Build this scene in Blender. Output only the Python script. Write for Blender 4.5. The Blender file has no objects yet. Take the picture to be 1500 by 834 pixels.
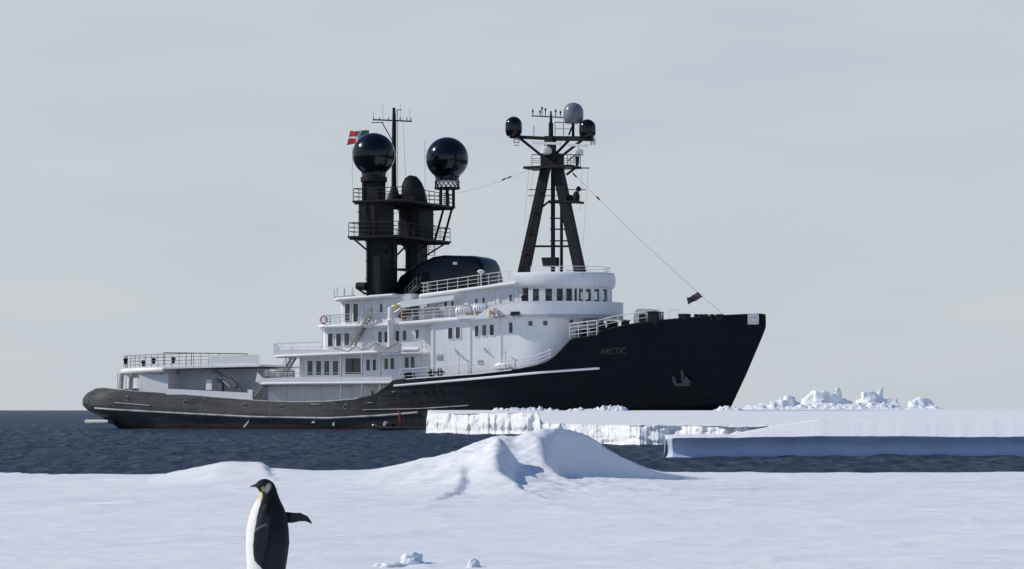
import bpy, bmesh, math, random
import numpy as np
from mathutils import Vector, Matrix, noise

# ------------------------------------------------------------------ camera, sky, sun, exposure
scn = bpy.context.scene
F = 4000.0            # focal length in photo pixels (photo is 1500 wide)
CAMH = 2.25           # eye height above the sea
HORIZON = 601.0
cam_d = bpy.data.cameras.new('camera')
cam = bpy.data.objects.new('camera', cam_d)
scn.collection.objects.link(cam)
cam.location = (0, 0, CAMH)
cam.rotation_euler = (math.radians(90), 0, 0)
cam_d.sensor_width = 36
cam_d.lens = 36 * F / 1500
cam_d.shift_y = (HORIZON - 417) / 1500
cam_d.clip_start = 0.5
cam_d.clip_end = 60000
scn.camera = cam

SUN_EL = math.radians(35)
SUN_BEHIND = math.radians(4)      # sun stands to the left, a little beyond the picture plane
sun_vec = Vector((-math.cos(SUN_EL) * math.cos(SUN_BEHIND), math.cos(SUN_EL) * math.sin(SUN_BEHIND), math.sin(SUN_EL)))
world = bpy.data.worlds.new('World')
scn.world = world
world.use_nodes = True
wn, wl = world.node_tree.nodes, world.node_tree.links
wn.clear()
w_out = wn.new('ShaderNodeOutputWorld')
w_bg = wn.new('ShaderNodeBackground'); w_bg.inputs['Strength'].default_value = 0.1
w_sky = wn.new('ShaderNodeTexSky'); w_sky.sky_type = 'NISHITA'; w_sky.sun_disc = False
w_sky.sun_elevation = SUN_EL
w_sky.sun_rotation = math.atan2(sun_vec.x, sun_vec.y)
w_sky.air_density = 1.0; w_sky.ozone_density = 4.0; w_sky.dust_density = 0.3; w_sky.altitude = 0
w_tc = wn.new('ShaderNodeTexCoord')
w_sep = wn.new('ShaderNodeSeparateXYZ')
wl.new(w_tc.outputs['Generated'], w_sep.inputs[0])
# pale veil of high haze, thick low down and thinning towards the zenith
w_ramp = wn.new('ShaderNodeMapRange'); w_ramp.interpolation_type = 'SMOOTHSTEP'
w_ramp.inputs['From Min'].default_value = 0.13; w_ramp.inputs['From Max'].default_value = 0.40
w_ramp.inputs['To Min'].default_value = 0.94; w_ramp.inputs['To Max'].default_value = 0.0
wl.new(w_sep.outputs['Z'], w_ramp.inputs['Value'])
w_map = wn.new('ShaderNodeMapping'); w_map.inputs['Scale'].default_value = (5, 5, 22)
wl.new(w_tc.outputs['Generated'], w_map.inputs[0])
w_noise = wn.new('ShaderNodeTexNoise'); w_noise.inputs['Scale'].default_value = 1.6; w_noise.inputs['Detail'].default_value = 5
w_noise.inputs['Roughness'].default_value = 0.5
wl.new(w_map.outputs[0], w_noise.inputs['Vector'])
w_veil = wn.new('ShaderNodeMix'); w_veil.data_type = 'RGBA'
w_veil.inputs[6].default_value = (5.35, 5.85, 6.50, 1)
w_veil.inputs[7].default_value = (5.95, 6.30, 6.55, 1)
w_nr = wn.new('ShaderNodeMapRange'); w_nr.inputs['From Min'].default_value = 0.3; w_nr.inputs['From Max'].default_value = 0.7
wl.new(w_noise.outputs[0], w_nr.inputs['Value'])
wl.new(w_nr.outputs[0], w_veil.inputs[0])
w_mix = wn.new('ShaderNodeMix'); w_mix.data_type = 'RGBA'
wl.new(w_ramp.outputs[0], w_mix.inputs[0])
w_tint = wn.new('ShaderNodeMix'); w_tint.data_type = 'RGBA'; w_tint.blend_type = 'MULTIPLY'; w_tint.inputs[0].default_value = 1.0
w_tint.inputs[7].default_value = (0.86, 0.97, 1.12, 1)
wl.new(w_sky.outputs[0], w_tint.inputs[6])
wl.new(w_tint.outputs[2], w_mix.inputs[6])
wl.new(w_veil.outputs[2], w_mix.inputs[7])
wl.new(w_mix.outputs[2], w_bg.inputs['Color'])
wl.new(w_bg.outputs[0], w_out.inputs['Surface'])

sun_d = bpy.data.lights.new('sun', 'SUN'); sun_d.energy = 3.3; sun_d.angle = math.radians(0.5); sun_d.color = (1.0, 0.925, 0.80)
sun = bpy.data.objects.new('sun', sun_d); scn.collection.objects.link(sun)
sun.rotation_euler = sun_vec.to_track_quat('Z', 'Y').to_euler()

vs = scn.view_settings
vs.view_transform = 'Standard'; vs.look = 'None'; vs.gamma = 1; vs.use_curve_mapping = False; vs.exposure = 0.0
scn.cycles.max_bounces = 8; scn.cycles.transparent_max_bounces = 8

rng = random.Random(7)
COL = scn.collection
RAD = math.radians

# ------------------------------------------------------------------ placing: photo pixels to the ship's own frame
TH = RAD(25); CT, ST = math.cos(TH), math.sin(TH)
LOA = 87.5
_a, _b = (124 - 750) / F, (1122 - 750) / F
OY = (LOA * CT + _b * LOA * ST) / (_b - _a); OX = _a * OY

def S(px, py, y):
    "photo pixel seen on the fore-and-aft plane Y=y of the ship -> ship X, Z"
    dx = (px - 750) / F
    t = (y + ST * OX + CT * OY) / (ST * dx + CT)
    wx, wy = t * dx - OX, t - OY
    return CT * wx - ST * wy, CAMH + (HORIZON - py) / F * t

def S3(px, py, y):
    x, z = S(px, py, y)
    return (x, y, z)

def to_px(X, Y, Z):
    wx = OX + CT * X + ST * Y; wy = OY - ST * X + CT * Y
    return 750 + F * wx / wy, HORIZON - F * (Z - CAMH) / wy

def ship_world(X, Y, Z):
    return Vector((OX + CT * X + ST * Y, OY - ST * X + CT * Y, Z))

def W(px, py, depth):
    return Vector(((px - 750) / F * depth, depth, CAMH + (HORIZON - py) / F * depth))

# ------------------------------------------------------------------ materials
def new_mat(name):
    m = bpy.data.materials.new(name); m.use_nodes = True
    return m, m.node_tree.nodes, m.node_tree.links, m.node_tree.nodes['Principled BSDF']

def paint(name, col, rough=0.4, var=0.12, scale=0.6, bump=0.0, metal=0.0, streak=None, spec=0.5, seams=None):
    m, n, l, b = new_mat(name)
    tc = n.new('ShaderNodeTexCoord')
    nz = n.new('ShaderNodeTexNoise'); nz.inputs['Scale'].default_value = scale; nz.inputs['Detail'].default_value = 6
    l.new(tc.outputs['Object'], nz.inputs['Vector'])
    mx = n.new('ShaderNodeMix'); mx.data_type = 'RGBA'
    mx.inputs[6].default_value = tuple(c * (1 - var) for c in col) + (1,)
    mx.inputs[7].default_value = tuple(min(1, c * (1 + var)) for c in col) + (1,)
    l.new(nz.outputs[0], mx.inputs[0])
    outc = mx.outputs[2]
    if streak:
        mp = n.new('ShaderNodeMapping'); mp.inputs['Scale'].default_value = (1.6, 1.6, 0.12)
        l.new(tc.outputs['Object'], mp.inputs[0])
        n2 = n.new('ShaderNodeTexNoise'); n2.inputs['Scale'].default_value = 2.2; n2.inputs['Detail'].default_value = 5
        l.new(mp.outputs[0], n2.inputs['Vector'])
        r2 = n.new('ShaderNodeMapRange'); r2.inputs['From Min'].default_value = 0.56; r2.inputs['From Max'].default_value = 0.8
        r2.inputs['To Max'].default_value = 0.55
        l.new(n2.outputs[0], r2.inputs['Value'])
        m2 = n.new('ShaderNodeMix'); m2.data_type = 'RGBA'
        l.new(r2.outputs[0], m2.inputs[0]); l.new(outc, m2.inputs[6]); m2.inputs[7].default_value = tuple(streak) + (1,)
        outc = m2.outputs[2]
    l.new(outc, b.inputs['Base Color'])
    rr = n.new('ShaderNodeMapRange'); rr.inputs['To Min'].default_value = max(0.02, rough - 0.1); rr.inputs['To Max'].default_value = min(1, rough + 0.12)
    l.new(nz.outputs[0], rr.inputs['Value']); l.new(rr.outputs[0], b.inputs['Roughness'])
    b.inputs['Metallic'].default_value = metal
    b.inputs['Specular IOR Level'].default_value = spec
    if seams:
        sp = n.new('ShaderNodeSeparateXYZ'); l.new(tc.outputs['Object'], sp.inputs[0]); cb = n.new('ShaderNodeCombineXYZ'); l.new(sp.outputs['X'], cb.inputs['X']); l.new(sp.outputs['Z'], cb.inputs['Y'])
        bk = n.new('ShaderNodeTexBrick'); bk.inputs['Scale'].default_value = 1.0; bk.inputs['Brick Width'].default_value = seams[0]; bk.inputs['Row Height'].default_value = seams[1]; bk.inputs['Mortar Size'].default_value = 0.025; bk.inputs['Mortar Smooth'].default_value = 0.6
        l.new(cb.outputs[0], bk.inputs['Vector'])
        m3 = n.new('ShaderNodeMix'); m3.data_type = 'RGBA'; m3.blend_type = 'MULTIPLY'; sc_ = n.new('ShaderNodeMath'); sc_.operation = 'MULTIPLY'; sc_.inputs[1].default_value = 0.28; l.new(bk.outputs['Fac'], sc_.inputs[0])
        l.new(sc_.outputs[0], m3.inputs[0]); l.new(outc, m3.inputs[6]); m3.inputs[7].default_value = (0.5, 0.47, 0.44, 1); l.new(m3.outputs[2], b.inputs['Base Color'])
    if bump:
        bp = n.new('ShaderNodeBump'); bp.inputs['Strength'].default_value = bump; bp.inputs['Distance'].default_value = 0.03
        n3 = n.new('ShaderNodeTexNoise'); n3.inputs['Scale'].default_value = 1.3; n3.inputs['Detail'].default_value = 3
        l.new(tc.outputs['Object'], n3.inputs['Vector']); l.new(n3.outputs[0], bp.inputs['Height']); l.new(bp.outputs[0], b.inputs['Normal'])
    return m

M = {}
M['white'] = paint('white_paint', (0.81, 0.83, 0.86), 0.38, 0.05, 0.5, 0.35, streak=(0.55, 0.51, 0.46), seams=(2.6, 1.3))
M['white_clean'] = paint('white_fascia_paint', (0.87, 0.87, 0.87), 0.35, 0.03)
M['grey'] = paint('grey_paint', (0.42, 0.43, 0.44), 0.5, 0.12)
M['bay'] = paint('shaded_bay_paint', (0.52, 0.55, 0.60), 0.5, 0.08)  # boat bay wall: shade of the recess is put into this greyed colour
M['crane'] = paint('grey_crane_paint', (0.13, 0.14, 0.16), 0.5, 0.3, 2)
M['rail'] = paint('railing_steel', (0.50, 0.51, 0.52), 0.4, 0.1)
M['railw'] = paint('white_railing', (0.72, 0.72, 0.72), 0.4, 0.08)
M['raild'] = paint('dark_railing', (0.015, 0.016, 0.018), 0.6, 0.1, spec=0.2)
M['stair'] = paint('weathered_stair_steel', (0.24, 0.23, 0.22), 0.6, 0.15)
M['tower'] = paint('dark_tower_paint', (0.020, 0.021, 0.022), 0.6, 0.25, 0.8, streak=(0.030, 0.031, 0.033), spec=0.12)
M['black'] = paint('black_gloss_paint', (0.006, 0.007, 0.011), 0.25, 0.1, spec=0.3)
M['dome'] = paint('black_radome_gelcoat', (0.004, 0.005, 0.008), 0.13, 0.08, spec=0.4)
M['dome_grey'] = paint('grey_radome_gelcoat', (0.16, 0.175, 0.20), 0.3, 0.06)
M['deck'] = paint('teak_deck', (0.26, 0.22, 0.18), 0.7, 0.2, 2)
M['rubber'] = paint('black_rubber', (0.011, 0.011, 0.013), 0.7, 0.2, spec=0.2)
M['red'] = paint('red_fabric', (0.20, 0.010, 0.016), 0.8, 0.25, 3)
M['redflag'] = paint('red_flag_cloth', (0.40, 0.012, 0.02), 0.8, 0.1, 3)
M['greenflag'] = paint('green_flag_cloth', (0.02, 0.07, 0.05), 0.8, 0.1, 3)
M['blueflag'] = paint('navy_flag_cloth', (0.02, 0.022, 0.05), 0.8, 0.1, 3)
M['whiteflag'] = paint('white_flag_cloth', (0.6, 0.62, 0.65), 0.8, 0.05, 3)
M['skin'] = paint('skin', (0.45, 0.28, 0.2), 0.6, 0.1, 8)
M['darkcloth'] = paint('dark_clothing', (0.02, 0.022, 0.03), 0.85, 0.2, 4)
M['yellow'] = paint('yellow_plastic', (0.55, 0.48, 0.04), 0.5, 0.1)
M['pink'] = paint('faded_red_plastic', (0.50, 0.28, 0.28), 0.6, 0.15)
M['wood'] = paint('varnished_wood', (0.12, 0.07, 0.04), 0.5, 0.2, 3)
M['rope'] = paint('steel_wire', (0.12, 0.12, 0.13), 0.5, 0.1)
M['foam'] = paint('white_foam', (0.6, 0.65, 0.7), 0.9, 0.2, 3)
M['lettering'] = paint('grey_lettering', (0.030, 0.031, 0.036), 0.4, 0.1)
M['strake'] = paint('worn_strake_paint', (0.36, 0.36, 0.36), 0.5, 0.95, 0.9)
M['chock'] = paint('worn_chock_paint', (0.72, 0.72, 0.72), 0.5, 0.2, 4)

def glass_mat(name, col, rough, trans=0.0):
    m, n, l, b = new_mat(name)
    b.inputs['Base Color'].default_value = col + (1,)
    b.inputs['Roughness'].default_value = rough
    b.inputs['Specular IOR Level'].default_value = 0.6
    if trans:
        b.inputs['Transmission Weight'].default_value = trans; b.inputs['IOR'].default_value = 1.1
    tc = n.new('ShaderNodeTexCoord'); nz = n.new('ShaderNodeTexNoise'); nz.inputs['Scale'].default_value = 0.8
    l.new(tc.outputs['Object'], nz.inputs['Vector'])
    if not trans:
        oi = n.new('ShaderNodeObjectInfo'); mg = n.new('ShaderNodeMix'); mg.data_type = 'RGBA'; mg.inputs[6].default_value = (0.016, 0.020, 0.022, 1); mg.inputs[7].default_value = (0.085, 0.098, 0.098, 1); l.new(oi.outputs['Random'], mg.inputs[0]); l.new(mg.outputs[2], b.inputs['Base Color'])
    bp = n.new('ShaderNodeBump'); bp.inputs['Strength'].default_value = 0.05; bp.inputs['Distance'].default_value = 0.05
    l.new(nz.outputs[0], bp.inputs['Height']); l.new(bp.outputs[0], b.inputs['Normal'])
    return m
M['glass'] = glass_mat('tinted_window_glass', (0.035, 0.045, 0.048), 0.06)
M['clearglass'] = glass_mat('wheelhouse_glass', (0.72, 0.78, 0.76), 0.0, 0.95)

def hull_mat():
    m, n, l, b = new_mat('weathered_black_hull')
    tc = n.new('ShaderNodeTexCoord'); sep = n.new('ShaderNodeSeparateXYZ'); l.new(tc.outputs['Object'], sep.inputs[0])
    nz = n.new('ShaderNodeTexNoise'); nz.inputs['Scale'].default_value = 0.35; nz.inputs['Detail'].default_value = 7; nz.inputs['Roughness'].default_value = 0.6
    mh = n.new('ShaderNodeMapping'); mh.inputs['Scale'].default_value = (0.35, 1, 2.2); l.new(tc.outputs['Object'], mh.inputs[0])
    l.new(mh.outputs[0], nz.inputs['Vector'])
    nz.inputs['Scale'].default_value = 0.8; nz.inputs['Detail'].default_value = 10; nz.inputs['Roughness'].default_value = 0.72
    # salt and scrape bloom, strong on the low working bulwark aft, fading forward
    r1 = n.new('ShaderNodeMapRange'); r1.interpolation_type = 'SMOOTHSTEP'
    r1.inputs['From Min'].default_value = 34; r1.inputs['From Max'].default_value = 62
    r1.inputs['To Min'].default_value = 1; r1.inputs['To Max'].default_value = 0.0
    l.new(sep.outputs['X'], r1.inputs['Value'])
    r2 = n.new('ShaderNodeMapRange'); r2.inputs['From Min'].default_value = 0.25; r2.inputs['From Max'].default_value = 0.75; r2.inputs['To Min'].default_value = 0.12
    l.new(nz.outputs[0], r2.inputs['Value'])
    mu = n.new('ShaderNodeMath'); mu.operation = 'MULTIPLY'; l.new(r1.outputs[0], mu.inputs[0]); l.new(r2.outputs[0], mu.inputs[1])
    mx = n.new('ShaderNodeMix'); mx.data_type = 'RGBA'
    mx.inputs[6].default_value = (0.0040, 0.0054, 0.0105, 1); mx.inputs[7].default_value = (0.112, 0.114, 0.121, 1)
    l.new(mu.outputs[0], mx.inputs[0])
    # vertical scuffs
    mp = n.new('ShaderNodeMapping'); mp.inputs['Scale'].default_value = (1.2, 1, 0.10)
    l.new(tc.outputs['Object'], mp.inputs[0])
    n2 = n.new('ShaderNodeTexNoise'); n2.inputs['Scale'].default_value = 1.6; n2.inputs['Detail'].default_value = 6; n2.inputs['Roughness'].default_value = 0.7
    l.new(mp.outputs[0], n2.inputs['Vector'])
    r3 = n.new('ShaderNodeMapRange'); r3.inputs['From Min'].default_value = 0.55; r3.inputs['From Max'].default_value = 0.75; r3.inputs['To Max'].default_value = 0.7
    l.new(n2.outputs[0], r3.inputs['Value'])
    mu3 = n.new('ShaderNodeMath'); mu3.operation = 'MULTIPLY'; l.new(r3.outputs[0], mu3.inputs[0]); l.new(r1.outputs[0], mu3.inputs[1])
    mx2 = n.new('ShaderNodeMix'); mx2.data_type = 'RGBA'; l.new(mu3.outputs[0], mx2.inputs[0])
    l.new(mx.outputs[2], mx2.inputs[6]); mx2.inputs[7].default_value = (0.118, 0.117, 0.120, 1)
    # red boot topping at the waterline
    r4 = n.new('ShaderNodeMapRange'); r4.inputs['From Min'].default_value = 0.32; r4.inputs['From Max'].default_value = 0.40; r4.inputs['To Min'].default_value = 0.85; r4.inputs['To Max'].default_value = 0
    l.new(sep.outputs['Z'], r4.inputs['Value'])
    mx3 = n.new('ShaderNodeMix'); mx3.data_type = 'RGBA'; l.new(r4.outputs[0], mx3.inputs[0])
    l.new(mx2.outputs[2], mx3.inputs[6]); mx3.inputs[7].default_value = (0.065, 0.022, 0.018, 1)
    l.new(mx3.outputs[2], b.inputs['Base Color'])
    rr = n.new('ShaderNodeMapRange'); rr.inputs['To Min'].default_value = 0.2; rr.inputs['To Max'].default_value = 0.75
    l.new(mu.outputs[0], rr.inputs['Value']); l.new(rr.outputs[0], b.inputs['Roughness'])
    b.inputs['Specular IOR Level'].default_value = 0.08
    # plate dishing
    n4 = n.new('ShaderNodeTexNoise'); n4.inputs['Scale'].default_value = 0.55; n4.inputs['Detail'].default_value = 2
    l.new(tc.outputs['Object'], n4.inputs['Vector'])
    bp = n.new('ShaderNodeBump'); bp.inputs['Strength'].default_value = 0.5; bp.inputs['Distance'].default_value = 0.08
    l.new(n4.outputs[0], bp.inputs['Height'])
    cb = n.new('ShaderNodeCombineXYZ'); l.new(sep.outputs['X'], cb.inputs['X']); l.new(sep.outputs['Z'], cb.inputs['Y'])
    bk = n.new('ShaderNodeTexBrick'); bk.inputs['Scale'].default_value = 1.0; bk.inputs['Brick Width'].default_value = 5.5; bk.inputs['Row Height'].default_value = 1.75; bk.inputs['Mortar Size'].default_value = 0.05; bk.inputs['Mortar Smooth'].default_value = 0.8
    l.new(cb.outputs[0], bk.inputs['Vector'])
    b2 = n.new('ShaderNodeBump'); b2.inputs['Strength'].default_value = 0.6; b2.inputs['Distance'].default_value = 0.03; l.new(bk.outputs['Fac'], b2.inputs['Height']); l.new(bp.outputs[0], b2.inputs['Normal'])
    l.new(b2.outputs[0], b.inputs['Normal'])
    return m
M['hull'] = hull_mat()

def snow_mat(name, col, col2, scale, bump, dist, stretch=(1, 1, 1), rough=0.85, fine=None):
    m, n, l, b = new_mat(name)
    tc = n.new('ShaderNodeTexCoord'); mp = n.new('ShaderNodeMapping'); mp.inputs['Scale'].default_value = stretch
    l.new(tc.outputs['Object'], mp.inputs[0])
    nz = n.new('ShaderNodeTexNoise'); nz.inputs['Scale'].default_value = scale; nz.inputs['Detail'].default_value = 8; nz.inputs['Roughness'].default_value = 0.55
    l.new(mp.outputs[0], nz.inputs['Vector'])
    mx = n.new('ShaderNodeMix'); mx.data_type = 'RGBA'; mx.inputs[6].default_value = col + (1,); mx.inputs[7].default_value = col2 + (1,)
    l.new(nz.outputs[0], mx.inputs[0]); l.new(mx.outputs[2], b.inputs['Base Color'])
    b.inputs['Roughness'].default_value = rough
    b.inputs['Specular IOR Level'].default_value = 0.2
    bp = n.new('ShaderNodeBump'); bp.inputs['Strength'].default_value = bump; bp.inputs['Distance'].default_value = dist
    l.new(nz.outputs[0], bp.inputs['Height'])
    last = bp
    if fine:
        if name == 'wind_packed_snow':
            mpr = n.new('ShaderNodeMapping'); mpr.inputs['Scale'].default_value = (0.30, 1.5, 1); mpr.inputs['Rotation'].default_value = (0, 0, -0.15); l.new(tc.outputs['Object'], mpr.inputs[0])
            n5 = n.new('ShaderNodeTexNoise'); n5.inputs['Scale'].default_value = 2.2; n5.inputs['Detail'].default_value = 7; n5.inputs['Roughness'].default_value = 0.6; l.new(mpr.outputs[0], n5.inputs['Vector'])
            b5 = n.new('ShaderNodeBump'); b5.inputs['Strength'].default_value = 0.8; b5.inputs['Distance'].default_value = 0.07; l.new(n5.outputs[0], b5.inputs['Height']); l.new(bp.outputs[0], b5.inputs['Normal']); bp = b5
        n2 = n.new('ShaderNodeTexNoise'); n2.inputs['Scale'].default_value = fine[0]; n2.inputs['Detail'].default_value = 4
        l.new(mp.outputs[0], n2.inputs['Vector'])
        b2 = n.new('ShaderNodeBump'); b2.inputs['Strength'].default_value = fine[1]; b2.inputs['Distance'].default_value = fine[2]
        l.new(n2.outputs[0], b2.inputs['Height']); l.new(bp.outputs[0], b2.inputs['Normal']); last = b2
    l.new(last.outputs[0], b.inputs['Normal'])
    return m
M['snow'] = snow_mat('wind_packed_snow', (0.78, 0.81, 0.85), (0.86, 0.875, 0.89), 1.0, 0.8, 0.14, (0.35, 1.0, 1), fine=(12, 0.55, 0.03))
M['icetop'] = snow_mat('ice_shelf_snow', (0.80, 0.82, 0.85), (0.88, 0.89, 0.90), 0.25, 0.4, 0.25, (0.6, 1, 1), fine=(3, 0.4, 0.1))
M['icecliff'] = snow_mat('ice_cliff_snow', (0.76, 0.80, 0.84), (0.90, 0.90, 0.90), 1.3, 0.8, 0.22, (1, 1, 0.55), fine=(5, 0.6, 0.08))
M['blueice'] = snow_mat('shaded_blue_ice', (0.42, 0.54, 0.72), (0.54, 0.64, 0.78), 0.6, 0.7, 0.25, (0.5, 1, 1.6), 0.6, fine=(4, 0.4, 0.06))  # blue of the ice, with the floe face's shade put into the colour
M['berg'] = snow_mat('berg_ice', (0.74, 0.80, 0.86), (0.88, 0.89, 0.90), 0.5, 0.5, 0.3)
M['clod'] = snow_mat('snow_clod', (0.62, 0.70, 0.82), (0.80, 0.84, 0.88), 6, 0.5, 0.04)  # bluer and darker than the snow: the clods' shaded side painted in

def sea_mat():
    "wind-roughened sea: averaged over its wavelets it mirrors far less of the low sky than flat water would"
    m, n, l, b = new_mat('cold_sea_water')
    n.remove(b); out = n['Material Output']
    tc = n.new('ShaderNodeTexCoord')
    mp = n.new('ShaderNodeMapping'); mp.inputs['Scale'].default_value = (0.5, 1, 1); mp.inputs['Rotation'].default_value = (0, 0, 0.25)
    l.new(tc.outputs['Object'], mp.inputs[0])
    n1 = n.new('ShaderNodeTexNoise'); n1.inputs['Scale'].default_value = 0.5; n1.inputs['Detail'].default_value = 9; n1.inputs['Roughness'].default_value = 0.66
    l.new(mp.outputs[0], n1.inputs['Vector'])
    bp = n.new('ShaderNodeBump'); bp.inputs['Strength'].default_value = 1.0; bp.inputs['Distance'].default_value = 1.2
    l.new(n1.outputs[0], bp.inputs['Height'])
    df = n.new('ShaderNodeBsdfDiffuse')
    n2 = n.new('ShaderNodeTexNoise'); n2.inputs['Scale'].default_value = 0.03; n2.inputs['Detail'].default_value = 4; l.new(mp.outputs[0], n2.inputs['Vector'])
    mx = n.new('ShaderNodeMix'); mx.data_type = 'RGBA'; mx.inputs[6].default_value = (0.031, 0.053, 0.092, 1); mx.inputs[7].default_value = (0.046, 0.073, 0.118, 1)
    l.new(n2.outputs[0], mx.inputs[0]); l.new(mx.outputs[2], df.inputs['Color'])
    gl = n.new('ShaderNodeBsdfGlossy'); gl.inputs['Roughness'].default_value = 0.1; gl.inputs['Color'].default_value = (0.92, 0.96, 1, 1)
    fr = n.new('ShaderNodeFresnel'); fr.inputs['IOR'].default_value = 1.33
    for sh in (df, gl, fr): l.new(bp.outputs[0], sh.inputs['Normal'])
    # broken sheen of the wave crests, painted as noise streaks into the reflection mix
    mp2 = n.new('ShaderNodeMapping'); mp2.inputs['Scale'].default_value = (2.2, 0.30, 1); l.new(tc.outputs['Object'], mp2.inputs[0])
    n3 = n.new('ShaderNodeTexNoise'); n3.inputs['Scale'].default_value = 0.8; n3.inputs['Detail'].default_value = 6; n3.inputs['Roughness'].default_value = 0.65; l.new(mp2.outputs[0], n3.inputs['Vector'])
    r3 = n.new('ShaderNodeMapRange'); r3.inputs['From Min'].default_value = 0.36; r3.inputs['From Max'].default_value = 0.68; r3.inputs['To Min'].default_value = 0.0; r3.inputs['To Max'].default_value = 0.85; l.new(n3.outputs[0], r3.inputs['Value'])
    mr = n.new('ShaderNodeMath'); mr.operation = 'MULTIPLY'; l.new(fr.outputs[0], mr.inputs[0]); l.new(r3.outputs[0], mr.inputs[1])
    mix = n.new('ShaderNodeMixShader'); l.new(mr.outputs[0], mix.inputs[0]); l.new(df.outputs[0], mix.inputs[1]); l.new(gl.outputs[0], mix.inputs[2])
    l.new(mix.outputs[0], out.inputs['Surface'])
    return m
M['sea'] = sea_mat()

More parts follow.
